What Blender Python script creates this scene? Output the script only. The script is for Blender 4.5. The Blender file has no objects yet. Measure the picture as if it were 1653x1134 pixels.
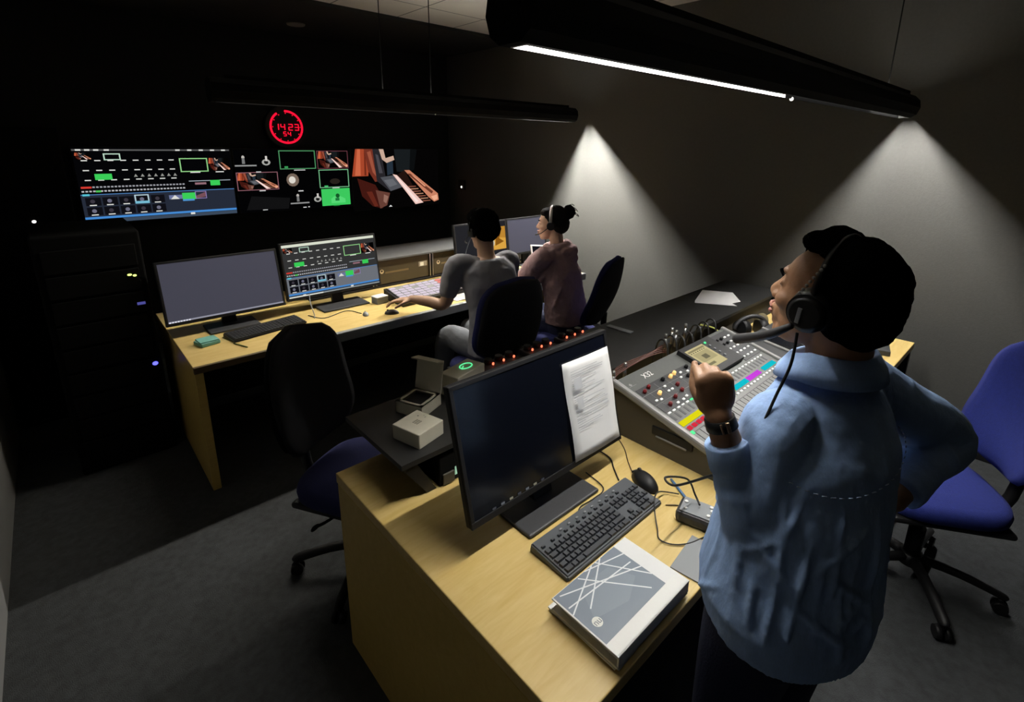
import bpy, bmesh, math, random
from mathutils import Vector, Matrix, Euler, noise
random.seed(7)
PI = math.pi
SC = bpy.context.scene
COL = SC.collection
V = Vector

# ------------------------------------------------------------------ materials
def lin(c):
    return tuple((x/12.92 if x <= .04045 else ((x+.055)/1.055)**2.4) for x in c)
def L8(r, g, b):
    return lin((r/255, g/255, b/255))
def mat(name, col, rough=.5, metal=0, emit=None, es=0, noise_amt=0, nscale=20, bump=0, bscale=60, spec=.5, coat=0, sheen=0, trans=0, stretch=None):
    m = bpy.data.materials.new(name); m.use_nodes = True
    nt = m.node_tree; b = nt.nodes['Principled BSDF']
    b.inputs['Base Color'].default_value = (*col, 1)
    b.inputs['Roughness'].default_value = rough
    b.inputs['Metallic'].default_value = metal
    b.inputs['Specular IOR Level'].default_value = spec
    if coat: b.inputs['Coat Weight'].default_value = coat
    if sheen: b.inputs['Sheen Weight'].default_value = sheen
    if trans: b.inputs['Transmission Weight'].default_value = trans
    if emit:
        b.inputs['Emission Color'].default_value = (*emit, 1)
        b.inputs['Emission Strength'].default_value = es
    if noise_amt or bump:
        tc = nt.nodes.new('ShaderNodeTexCoord'); mp = nt.nodes.new('ShaderNodeMapping')
        nt.links.new(tc.outputs['Object'], mp.inputs['Vector'])
        if stretch: mp.inputs['Scale'].default_value = stretch
    if noise_amt:
        n = nt.nodes.new('ShaderNodeTexNoise'); n.inputs['Scale'].default_value = nscale; n.inputs['Detail'].default_value = 5
        r = nt.nodes.new('ShaderNodeValToRGB')
        r.color_ramp.elements[0].color = (*[c*(1-noise_amt) for c in col], 1); r.color_ramp.elements[0].position = .3
        r.color_ramp.elements[1].color = (*[min(1, c*(1+noise_amt)) for c in col], 1); r.color_ramp.elements[1].position = .7
        nt.links.new(mp.outputs[0], n.inputs['Vector']); nt.links.new(n.outputs['Fac'], r.inputs[0]); nt.links.new(r.outputs[0], b.inputs['Base Color'])
    if bump:
        n = nt.nodes.new('ShaderNodeTexNoise'); n.inputs['Scale'].default_value = bscale; n.inputs['Detail'].default_value = 4
        bp = nt.nodes.new('ShaderNodeBump'); bp.inputs['Strength'].default_value = bump; bp.inputs['Distance'].default_value = .01
        nt.links.new(mp.outputs[0], n.inputs['Vector']); nt.links.new(n.outputs['Fac'], bp.inputs['Height']); nt.links.new(bp.outputs[0], b.inputs['Normal'])
    return m
def emis(name, col, s):
    m = bpy.data.materials.new(name); m.use_nodes = True; nt = m.node_tree; nt.nodes.clear()
    o = nt.nodes.new('ShaderNodeOutputMaterial'); e = nt.nodes.new('ShaderNodeEmission')
    e.inputs[0].default_value = (*col, 1); e.inputs[1].default_value = s
    nt.links.new(e.outputs[0], o.inputs[0]); return m
def paintmat(name, strength):
    """light-emitting picture whose colours are stored per face (what the screen shows)"""
    m = bpy.data.materials.new(name); m.use_nodes = True; nt = m.node_tree; nt.nodes.clear()
    o = nt.nodes.new('ShaderNodeOutputMaterial'); e = nt.nodes.new('ShaderNodeEmission'); a = nt.nodes.new('ShaderNodeAttribute')
    a.attribute_name = 'Col'; e.inputs[1].default_value = strength
    nt.links.new(a.outputs['Color'], e.inputs[0]); nt.links.new(e.outputs[0], o.inputs[0]); return m
def printmat(name, rough=.6):
    m = bpy.data.materials.new(name); m.use_nodes = True; nt = m.node_tree; b = nt.nodes['Principled BSDF']
    a = nt.nodes.new('ShaderNodeAttribute'); a.attribute_name = 'Col'; b.inputs['Roughness'].default_value = rough
    nt.links.new(a.outputs['Color'], b.inputs['Base Color']); return m
def woodmat(name, c1, c2, rough=.42):
    m = bpy.data.materials.new(name); m.use_nodes = True; nt = m.node_tree; b = nt.nodes['Principled BSDF']
    tc = nt.nodes.new('ShaderNodeTexCoord'); mp = nt.nodes.new('ShaderNodeMapping'); mp.inputs['Scale'].default_value = (3, 22, 22)
    n = nt.nodes.new('ShaderNodeTexNoise'); n.inputs['Scale'].default_value = 3; n.inputs['Detail'].default_value = 7; n.inputs['Distortion'].default_value = 1.4
    n2 = nt.nodes.new('ShaderNodeTexNoise'); n2.inputs['Scale'].default_value = 1.6; n2.inputs['Detail'].default_value = 3
    r = nt.nodes.new('ShaderNodeValToRGB'); r.color_ramp.elements[0].color = (*c1, 1); r.color_ramp.elements[0].position = .32
    r.color_ramp.elements[1].color = (*c2, 1); r.color_ramp.elements[1].position = .68
    mx = nt.nodes.new('ShaderNodeMath'); mx.operation = 'ADD'; m2 = nt.nodes.new('ShaderNodeMath'); m2.operation = 'MULTIPLY'; m2.inputs[1].default_value = .5
    nt.links.new(tc.outputs['Object'], mp.inputs['Vector']); nt.links.new(mp.outputs[0], n.inputs['Vector']); nt.links.new(mp.outputs[0], n2.inputs['Vector'])
    nt.links.new(n.outputs['Fac'], mx.inputs[0]); nt.links.new(n2.outputs['Fac'], mx.inputs[1]); nt.links.new(mx.outputs[0], m2.inputs[0])
    nt.links.new(m2.outputs[0], r.inputs[0]); nt.links.new(r.outputs[0], b.inputs['Base Color'])
    b.inputs['Roughness'].default_value = rough
    bp = nt.nodes.new('ShaderNodeBump'); bp.inputs['Strength'].default_value = .25; bp.inputs['Distance'].default_value = .002
    nt.links.new(n.outputs['Fac'], bp.inputs['Height']); nt.links.new(bp.outputs[0], b.inputs['Normal'])
    return m

M = {}
M['wall'] = mat('dark_grey_wall_paint', (.085, .085, .079), .85, noise_amt=.05, nscale=60, bump=.12, bscale=120)
M['blackwall'] = mat('black_acoustic_wall', (.012, .012, .012), .9)
M['carpet'] = mat('grey_carpet', (.046, .050, .053), .95, noise_amt=.22, nscale=35, bump=.5, bscale=260)
M['wood'] = woodmat('light_oak_laminate', (.60, .42, .13), (.70, .53, .215))
M['woodside'] = woodmat('oak_laminate_side', (.56, .38, .085), (.64, .46, .13))
M['darkwood'] = mat('dark_edge_band', (.10, .065, .025), .5)
M['black'] = mat('black_plastic', (.009, .009, .010), .5, spec=.35)
M['softblack'] = mat('soft_black_plastic', (.035, .036, .04), .5, noise_amt=.1, nscale=200)
M['blackmatte'] = mat('matte_black_vinyl', (.022, .022, .022), .6, noise_amt=.1, nscale=30)
M['screen'] = mat('switched_off_screen_glass', (.004, .005, .009), .16, spec=.3)
M['greyscreen'] = mat('standby_screen', (.02, .02, .03), .3, emit=L8(66, 66, 78), es=.9)
M['key'] = mat('dark_grey_key_caps', (.04, .044, .052), .4)
M['kb'] = mat('slate_keyboard_shell', (.06, .068, .08), .5)
M['white'] = mat('white_card', (.78, .78, .76), .6)
M['cream'] = mat('cream_card_box', (.62, .59, .47), .65, noise_amt=.04)
M['paper'] = mat('white_paper', (.82, .82, .82), .7)
M['metal'] = mat('brushed_metal', (.5, .5, .5), .3, metal=1)
M['grey'] = mat('mid_grey_plastic', (.22, .235, .25), .45)
M['blue'] = mat('royal_blue_seat_fabric', (.008, .018, .17), .9, noise_amt=.1, nscale=90, bump=.2, bscale=400)
M['navyfab'] = mat('dark_blue_seat_fabric', (.008, .012, .09), .9, bump=.2, bscale=400)
M['blackfab'] = mat('black_chair_fabric', (.01, .01, .014), .95, bump=.2, bscale=400)
M['cable'] = mat('black_cable_rubber', (.012, .012, .012), .5)
M['mixer'] = mat('grey_console_metal', (.085, .09, .086), .42, noise_amt=.05, nscale=80)
M['mixdark'] = mat('dark_console_panel', (.02, .021, .024), .45)
M['mixtrim'] = mat('pale_console_edge', (.24, .24, .235), .35)
M['mixsideplate'] = mat('console_side_cheek', (.06, .055, .045), .5)
M['button'] = mat('white_lit_button', (.8, .8, .8), .4, emit=(.9, .9, .85), es=.25)
M['amber'] = mat('amber_lit_knob', (.8, .5, .2), .4, emit=(1, .62, .2), es=.7)
M['redknob'] = mat('red_capped_knob', (.18, .01, .012), .35)
M['ledR'] = emis('red_led', (1, .13, .06), 3.0)
M['ledG'] = emis('yellow_green_led', (.75, 1, .2), 2.2)
M['ledGreen'] = emis('green_led', (.12, .9, .35), 1.1)
M['ledB'] = emis('blue_led', (.12, .12, 1), 2.2)
M['ledW'] = emis('white_led', (1, .95, .9), 2.6)
M['clockred'] = emis('red_clock_led', (1, .005, .03), 1.5)
M['teal'] = mat('teal_paper_pad', (.16, .42, .36), .7, noise_amt=.08, nscale=60)
M['green'] = mat('olive_pen', (.08, .12, .02), .5)
M['bluepen'] = mat('blue_pen_plastic', (.08, .2, .42), .4)
M['skin'] = mat('warm_brown_skin', (.36, .19, .105), .5, noise_amt=.05, nscale=40, bump=.08, bscale=180)
M['skinlight'] = mat('light_skin', (.6, .37, .26), .5, noise_amt=.04)
M['skinman'] = mat('tan_skin', (.42, .25, .16), .5, noise_amt=.04)
M['hair'] = mat('black_curly_hair', (.003, .003, .003), 1, bump=.6, bscale=150, spec=0)
M['hair2'] = mat('black_straight_hair', (.006, .005, .005), .8, spec=.15, bump=.6, bscale=120, stretch=(1, 1, 6))
M['shirt'] = mat('light_blue_cotton', (.34, .51, .86), .85, noise_amt=.05, nscale=300, bump=.35, bscale=34, stretch=(1, 1, .4))
M['stitch'] = mat('pale_blue_stitching', (.36, .46, .66), .8)
M['tee'] = mat('grey_cotton', (.20, .20, .225), .9, bump=.4, bscale=16)
M['hood'] = mat('mauve_fleece', (.26, .165, .165), .95, noise_amt=.06, nscale=60, bump=.6, bscale=26)
M['navy'] = mat('navy_denim', (.012, .016, .05), .9, bump=.2, bscale=200)
M['greyjean'] = mat('grey_denim', (.16, .17, .19), .9, bump=.2, bscale=200)
M['shoe'] = mat('black_shoe', (.01, .01, .01), .6)
M['lips'] = mat('lip_skin', (.33, .12, .09), .45)
M['eyew'] = mat('eye_white', (.7, .68, .64), .2)
M['gold'] = mat('rose_gold', (.85, .6, .42), .35, metal=1)
M['tube'] = emis('fluorescent_tube', (1, .97, .9), 350)
M['added_uplight'] = emis('added_uplight_glow', (1, .95, .86), 20)  # added glow that brightens the ceiling and the bounce from it
M['tubeR'] = emis('fluorescent_tube_dimmed', (1, .97, .92), 200)
M['tubeE'] = emis('boosted_tube_end', (1, .97, .92), 900)  # added boost near the wall, brightens the near lamp's wedge
M['tubeE2'] = emis('boosted_tube_rear_end', (1, .97, .9), 3900)  # added boost, strengthens the rear lamp's wedge on the wall
M['added_liner'] = mat('added_black_liner', (.0008, .0008, .0008), 1, spec=0)  # for an added liner that keeps the slot wall from showing bright
M['void'] = mat('deep_black_paint', (.005, .005, .005), .9, spec=.1)
M['tube2'] = emis('fluorescent_tube_rear', (1, .93, .8), 340)
M['lip'] = mat('white_lamp_reflector', (.85, .85, .83), .6)
M['can'] = emis('downlight_lamp', (1, .96, .88), 6)
M['dimcan'] = mat('downlight_trim', (.3, .29, .26), .4)
M['print'] = printmat('printed_ink')
M['printgloss'] = printmat('glossy_printed_cover', .3)
M['pic'] = paintmat('lit_display', .95)
M['picdim'] = paintmat('lit_display_soft', .9)

# ------------------------------------------------------------------ mesh builder
class MB:
    def __init__(s, T=None):
        s.bm = bmesh.new(); s.T = T or Matrix(); s.mats = []; s.cur = 0; s.col = None; s.cl = s.bm.loops.layers.float_color.new('Col')
    def use(s, m):
        if m not in s.mats: s.mats.append(m)
        s.cur = s.mats.index(m); return s
    def _fin(s, vs, fs, smooth, T=None):
        t = s.T @ T if T is not None else s.T
        for v in vs: v.co = t @ v.co
        for f in fs:
            f.material_index = s.cur; f.smooth = smooth
            if s.col:
                for l in f.loops: l[s.cl] = (*s.col, 1)
        return s
    def box(s, c, d, rz=0, bev=0, T=None, seg=2):
        r = bmesh.ops.create_cube(s.bm, size=1); vs = r['verts']
        for v in vs: v.co = V((v.co.x*d[0], v.co.y*d[1], v.co.z*d[2]))
        if bev:
            es = list({e for v in vs for e in v.link_edges})
            q = bmesh.ops.bevel(s.bm, geom=es, offset=min(bev, .45*min(d)), segments=seg, affect='EDGES', profile=.5)
            vs = list({v for f in q['faces'] for v in f.verts} | set(v for v in vs if v.is_valid))
        fs = list({f for v in vs for f in v.link_faces})
        return s._fin(vs, fs, False, (T or Matrix()) @ Matrix.Translation(c) @ Matrix.Rotation(rz, 4, 'Z'))
    def bx(s, x0, x1, y0, y1, z0, z1, bev=0):
        return s.box(((x0+x1)/2, (y0+y1)/2, (z0+z1)/2), (abs(x1-x0), abs(y1-y0), abs(z1-z0)), 0, bev)
    def face(s, pts, smooth=False):
        vs = [s.bm.verts.new(V(p)) for p in pts]; f = s.bm.faces.new(vs); return s._fin(vs, [f], smooth)
    def prism(s, poly, z0, z1, T=None):
        a = [s.bm.verts.new((x, y, z0)) for x, y in poly]; b = [s.bm.verts.new((x, y, z1)) for x, y in poly]
        fs = [s.bm.faces.new(a[::-1]), s.bm.faces.new(b)]; n = len(a)
        for i in range(n): fs.append(s.bm.faces.new((a[i], a[(i+1) % n], b[(i+1) % n], b[i])))
        return s._fin(a+b, fs, False, T)
    def hexa(s, lo, hi):
        a = [s.bm.verts.new(p) for p in lo]; b = [s.bm.verts.new(p) for p in hi]; n = len(a)
        fs = [s.bm.faces.new(a[::-1]), s.bm.faces.new(b)]
        for i in range(n): fs.append(s.bm.faces.new((a[i], a[(i+1) % n], b[(i+1) % n], b[i])))
        return s._fin(a+b, fs, False)
    def ell(s, c, r, T=None, seg=24):
        q = bmesh.ops.create_uvsphere(s.bm, u_segments=seg, v_segments=max(8, seg*2//3), radius=1); vs = q['verts']
        r = r if hasattr(r, '__len__') else (r, r, r)
        for v in vs: v.co = V((v.co.x*r[0], v.co.y*r[1], v.co.z*r[2]))
        fs = {f for v in vs for f in v.link_faces}
        return s._fin(vs, fs, True, Matrix.Translation(c) @ (T or Matrix()))
    def cyl(s, p0, p1, r0, r1=None, seg=20, smooth=True):
        p0, p1 = V(p0), V(p1); r1 = r0 if r1 is None else r1
        q = (p1-p0).to_track_quat('Z', 'Y').to_matrix()
        A = []; B = []
        for i in range(seg):
            d = q @ V((math.cos(2*PI*i/seg), math.sin(2*PI*i/seg), 0)); A.append(s.bm.verts.new(p0+d*r0)); B.append(s.bm.verts.new(p1+d*r1))
        sf = [s.bm.faces.new((A[i], A[(i+1) % seg], B[(i+1) % seg], B[i])) for i in range(seg)]
        cf = [s.bm.faces.new(A[::-1]), s.bm.faces.new(B)]
        s._fin(A+B, sf, smooth); s._fin([], cf, False); return s
    def tube(s, pts, rad, seg=10, sub=4, up=None, caps=True):
        """catmull-rom swept tube; rad = number, list of numbers or of (rx, ry)"""
        P = [V(p) for p in pts]; n = len(P)
        R = [rad]*n if not isinstance(rad, (list, tuple)) else list(rad)
        R = [(r, r) if not hasattr(r, '__len__') else r for r in R]
        Q = []; W = []
        for i in range(n-1):
            a = P[max(i-1, 0)]; b = P[i]; c = P[i+1]; d = P[min(i+2, n-1)]
            for k in range(sub):
                t = k/sub
                Q.append(.5*((2*b)+(c-a)*t+(2*a-5*b+4*c-d)*t*t+(3*b-a-3*c+d)*t**3))
                u = t*t*(3-2*t); W.append((R[i][0]*(1-u)+R[i+1][0]*u, R[i][1]*(1-u)+R[i+1][1]*u))
        Q.append(P[-1]); W.append(R[-1])
        ref = V(up) if up else None; rings = []; N = None
        for i, q in enumerate(Q):
            t = (Q[min(i+1, len(Q)-1)]-Q[max(i-1, 0)]).normalized()
            if ref is not None: x = ref.cross(t)
            elif N is None: x = t.orthogonal()
            else: x = N-t*N.dot(t)
            if x.length < 1e-6: x = t.orthogonal()
            x.normalize(); N = x; y = t.cross(x)
            rings.append([s.bm.verts.new(q+x*math.cos(2*PI*k/seg)*W[i][0]+y*math.sin(2*PI*k/seg)*W[i][1]) for k in range(seg)])
        fs = []
        for a, b in zip(rings, rings[1:]):
            for k in range(seg): fs.append(s.bm.faces.new((a[k], a[(k+1) % seg], b[(k+1) % seg], b[k])))
        if caps: fs += [s.bm.faces.new(rings[0][::-1]), s.bm.faces.new(rings[-1])]
        return s._fin([v for r in rings for v in r], fs, True)
    def loft(s, secs, seg=32):
        """secs: list of (centre, axis_x, axis_y) ellipses"""
        rings = []
        for c, ax, ay in secs:
            c, ax, ay = V(c), V(ax), V(ay)
            rings.append([s.bm.verts.new(c+ax*math.cos(2*PI*k/seg)+ay*math.sin(2*PI*k/seg)) for k in range(seg)])
        fs = []
        for a, b in zip(rings, rings[1:]):
            for k in range(seg): fs.append(s.bm.faces.new((a[k], a[(k+1) % seg], b[(k+1) % seg], b[k])))
        fs += [s.bm.faces.new(rings[0][::-1]), s.bm.faces.new(rings[-1])]
        return s._fin([v for r in rings for v in r], fs, True)

def wmat(o):
    m = o.matrix_basis.copy()
    return wmat(o.parent) @ m if o.parent else m
def tag(o, label=None, cat=None, group=None, kind=None):
    if label: o['label'] = label
    if cat: o['category'] = cat
    if group: o['group'] = group
    if kind: o['kind'] = kind
    return o
def thing(name, label, cat, loc=(0, 0, 0), rz=0, group=None):
    o = bpy.data.objects.new(name, None); COL.objects.link(o); o.location = loc; o.rotation_euler = (0, 0, rz); o.empty_display_size = .05
    o.matrix_basis = Matrix.Translation(loc) @ Matrix.Rotation(rz, 4, 'Z')
    return tag(o, label, cat, group)
def obj(name, mb, m=None, parent=None, local=False, label=None):
    """world-coordinate geometry -> one mesh object (re-based onto its parent, or onto its own foot)"""
    me = bpy.data.meshes.new(name); bmesh.ops.recalc_face_normals(mb.bm, faces=mb.bm.faces[:]); mb.bm.to_mesh(me); mb.bm.free()
    for k in (mb.mats or [m]): me.materials.append(k)
    o = bpy.data.objects.new(name, me); COL.objects.link(o)
    if parent is not None:
        o.parent = parent
        if not local: me.transform(wmat(parent).inverted())
    else:
        xs = [v.co for v in me.vertices]
        c = V(((min(v.x for v in xs)+max(v.x for v in xs))/2, (min(v.y for v in xs)+max(v.y for v in xs))/2, min(v.z for v in xs)))
        me.transform(Matrix.Translation(-c)); o.location = c
        o.matrix_basis = Matrix.Translation(c)
    if label: o['label'] = label
    return o
def struct(name, mb, m=None): return tag(obj(name, mb, m), kind='structure')
def copy_tree(o, parent=None):
    c = o.copy(); COL.objects.link(c); c.parent = parent
    for ch in [x for x in bpy.data.objects if x.parent == o]: copy_tree(ch, c)
    return c
def textmesh(body, size, T, m, mb=None):
    cu = bpy.data.curves.new('t', 'FONT'); cu.body = body; cu.size = size; cu.extrude = .0003; cu.align_x = 'CENTER'; cu.align_y = 'CENTER'
    o = bpy.data.objects.new('t', cu); COL.objects.link(o)
    me = bpy.data.meshes.new_from_object(o.evaluated_get(bpy.context.evaluated_depsgraph_get()))
    bpy.data.objects.remove(o)
    mb = mb or MB()
    mb.use(m); n0 = len(mb.bm.verts); me.transform(T)
    mb.bm.verts.ensure_lookup_table()
    vs = [mb.bm.verts.new(v.co) for v in me.vertices]
    for p in me.polygons:
        try:
            f = mb.bm.faces.new([vs[i] for i in p.vertices]); f.material_index = mb.cur
            if mb.col:
                for l in f.loops: l[mb.cl] = (*mb.col, 1)
        except ValueError: pass
    return mb
def remesh(o, vox, smooth=3, disp=None):
    r = o.modifiers.new('r', 'REMESH'); r.mode = 'VOXEL'; r.voxel_size = vox; r.use_smooth_shade = True
    if smooth: s = o.modifiers.new('s', 'SMOOTH'); s.iterations = smooth; s.factor = .5
    for i, (sc, st) in enumerate(disp or []):
        t = bpy.data.textures.new('folds', 'CLOUDS'); t.noise_scale = sc; t.noise_depth = 2
        d = o.modifiers.new('d', 'DISPLACE'); d.texture = t; d.strength = st; d.mid_level = .5; d.texture_coords = 'LOCAL'
    return o
class Paint:
    """coloured quads laid on a flat display/print: unit square mapped to O + u*U + v*W"""
    def __init__(s, O, U, W, n, step=.00025):
        s.O, s.U, s.W, s.n = V(O), V(U), V(W), V(n).normalized(); s.mb = MB(); s.k = 0; s.step = step; s.off = (0, 0, 1, 1)
    def view(s, x0, y0, x1, y1): s.off = (x0, y0, x1-x0, y1-y0); return s
    def poly(s, pts, c):
        s.k += 1; s.mb.col = L8(*c); o = s.off
        s.mb.face([s.O+s.U*(o[0]+u*o[2])+s.W*(o[1]+v*o[3])+s.n*s.step*(1+s.k*.02) for u, v in pts]); return s
    def rect(s, x0, y0, x1, y1, c): return s.poly([(x0, y0), (x1, y0), (x1, y1), (x0, y1)], c)
    def frame(s, x0, y0, x1, y1, c, t=.01, ty=None):
        ty = ty or t*1.7
        s.rect(x0, y0, x1, y0+ty, c); s.rect(x0, y1-ty, x1, y1, c); s.rect(x0, y0, x0+t, y1, c); s.rect(x1-t, y0, x1, y1, c); return s
    def disc(s, x, y, r, ry, c, n=14): return s.poly([(x+r*math.cos(2*PI*i/n), y+ry*math.sin(2*PI*i/n)) for i in range(n)], c)

# ================================================================== ROOM
XR, YS, ZC = 3.9, 5.5, 2.9
def slab(x0, x1, y0, y1, z0, z1): return MB().bx(x0, x1, y0, y1, z0, z1)
struct('floor', slab(-1.2, XR+.1, -2.2, YS+.1, -.1, 0), M['carpet'])
# ceiling: pale tiles with grid on the near side, black painted part towards the screens
def tilemat():
    m = mat('ceiling_tiles', (.78, .75, .68), .9); nt = m.node_tree; b = nt.nodes['Principled BSDF']
    tc = nt.nodes.new('ShaderNodeTexCoord'); br = nt.nodes.new('ShaderNodeTexBrick'); br.offset = 0; br.inputs['Scale'].default_value = 1
    br.inputs['Brick Width'].default_value = .6; br.inputs['Row Height'].default_value = .6; br.inputs['Mortar Size'].default_value = .006
    br.inputs['Color1'].default_value = (.8, .76, .68, 1); br.inputs['Color2'].default_value = (.76, .72, .63, 1); br.inputs['Mortar'].default_value = (.2, .19, .17, 1)
    mp = nt.nodes.new('ShaderNodeMapping'); mp.inputs['Location'].default_value = (.1, .22, 0)
    nt.links.new(tc.outputs['Object'], mp.inputs[0]); nt.links.new(mp.outputs[0], br.inputs['Vector']); nt.links.new(br.outputs['Color'], b.inputs['Base Color']); return m
struct('ceiling', slab(-1.2, XR+.1, -2.2, 4.24, ZC, ZC+.1), tilemat())
tag(obj('ceiling', slab(-1.2, XR+.1, 4.24, YS+.1, ZC-.03, ZC+.1), M['blackwall']), kind='structure')
struct('wall_right', slab(XR, XR+.1, -2.2, YS+.1, 0, ZC), M['wall'])
struct('wall_screens', slab(-1.2, XR, YS, YS+.1, 0, ZC), M['blackwall'])
struct('wall_left', slab(-.5, -.4, -2.2, YS, 0, ZC), mat('dark_left_wall', (.22, .22, .22), .85))
struct('wall_behind', slab(-.4, XR, -2.2, -2.1, 0, ZC), M['blackwall'])
struct('baseboard_right', MB().bx(XR-.015, XR, -2.1, YS, 0, .09, .004), M['black'])

# ================================================================== LIGHTS
def pendant(name, label, y, x0, x1, lit, tube, wires, zb=1.985, bright=None, dl=.004, tubeR=None):
    t = thing(name, label, 'ceiling lamp', ((x0+x1)/2, y, zb), 0, None)
    cw, d, hh = .025, .034, .006
    # rounded shell with a narrow open channel underneath
    prof_o = [(-cw-.004, zb), (-.055, zb+.018), (-.068, zb+.055), (-.06, zb+.095), (-.035, zb+.12), (0, zb+.127), (.035, zb+.12), (.06, zb+.095), (.068, zb+.055), (.055, zb+.018), (cw+.004, zb)]
    prof = prof_o + [(cw, zb), (cw, zb+d+.008), (-cw, zb+d+.008), (-cw, zb)]
    T = Matrix.Translation((0, y, 0)) @ Matrix(((0, 0, 1, 0), (1, 0, 0, 0), (0, 1, 0, 0), (0, 0, 0, 1)))
    m = MB(); m.prism(prof, x0+.02, x1-.02, T); obj('housing', m, M['void'], t)
    for xe, sg in ((x0, 1), (x1, -1)):
        m = MB(); m.prism(prof_o, min(xe, xe+sg*.022), max(xe, xe+sg*.022), T); obj('end_cap', m, M['void'], t)
    a, b = lit
    if bright:
        m = MB(); m.bx(a, bright, y+cw-.003, y+cw-.0005, zb-.001, zb+.008); m.bx(a, a+.004, y-cw+.002, y+cw-.003, zb-.001, zb+d); obj('reflector', m, M['lip'], t)
        m = MB(); m.bx(a, bright, y+cw-.003, y+cw-.0005, zb+.0085, zb+d); obj('added_liner', m, M['added_liner'], t)  # added dark liner, thins the visible bright line
        m = MB(); m.ell((bright+.07, y+cw, zb-.001), .007, seg=10); obj('indicator', m, M['ledW'], t)
    else:
        m = MB(); m.bx(a, b, y+cw-.003, y+cw-.0005, zb-.001, zb+d); obj('added_liner', m, M['added_liner'], t)  # added liner darkens the far side of the slot
        m = MB(); m.ell(((a+b)/2-.05, y-.03, zb+.001), .006, seg=10); obj('indicator', m, M['lip'], t)
    segs = ((a+.02, bright, tube), (bright+.03, 3.15, tubeR), (3.16, b-.02, M['tubeE'])) if bright else ((a+.02, 3.05, tube), (3.06, b-.02, M['tubeE2']))  # extra bright wall-end sections are added to light the wall
    for u0, u1, mt in segs:
        m = MB(); m.bx(u0, u1, y+dl-hh, y+dl+hh, zb+d, zb+d+.006); obj('tube', m, mt, t)
    if bright:
        m = MB(); m.bx(bright+.01, b, y+cw-.002, y+cw-.0005, zb-.001, zb+d); obj('added_liner', m, M['added_liner'], t)  # added liner so the right part of the slot looks dark
    m = MB(); m.bx(x0+.1, x1-.1, y-.012, y+.012, zb+.1275, zb+.1295); obj('added_uplight', m, M['added_uplight'], t)  # added upward glow on the lamp top, lights the ceiling
    m = MB(); [m.bx(x0+.08, x1-.08, y+q*.02-.002, y+q*.02+.002, zb+.118, zb+.142) for q in (-1, 1)]; [m.bx(q-.004, q, y-.02, y+.02, zb+.118, zb+.142) for q in (x0+.09, x1-.08)]; obj('added_uplight_shield', m, M['void'], t)  # added rim, hides the extra glow strip from below
    for xw in wires:
        m = MB(); m.cyl((xw, y, zb+.12), (xw, y, ZC), .003, seg=8); obj('suspension_wire', m, M['void'], t)
    return t
pendant('pendant_lamp', 'long black linear pendant lamp with a glowing white slot hanging above the near desk', .74, .665, 3.78, (.69, 3.75), M['tube'], (1.05, 3.3), 1.992, 2.03, .004, M['tubeR'])
pendant('pendant_lamp', 'long thin black linear pendant lamp hanging over the far desk below the red clock', 3.2, .72, 3.66, (.75, 3.63), M['tube2'], (1.75, 2.13), 2.033, None, .0068)
def downlight(x, y, label, energy, z=ZC):
    t = thing('ceiling_downlight', label, 'downlight', (x, y, z-.02))
    m = MB(); m.cyl((x, y, z-.012), (x, y, z), .075, .08, 28); obj('trim_ring', m, M['dimcan'], t)
    m = MB(); m.cyl((x, y, z-.014), (x, y, z-.012), .05, .05, 24); obj('lens', m, M['can'] if energy else M['dimcan'], t)
    if energy:
        l = bpy.data.lights.new('downlight_beam', 'SPOT'); l.energy = energy; l.spot_size = math.radians(56); l.spot_blend = .55; l.shadow_soft_size = .025; l.color = (1, .97, .9)
        o = bpy.data.objects.new('downlight_beam', l); COL.objects.link(o); o.location = (x, y, z-.03)
    return t
downlight(1.9, 5.0, 'unlit recessed downlight in the black ceiling above the red clock', 0, ZC-.03)

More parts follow.
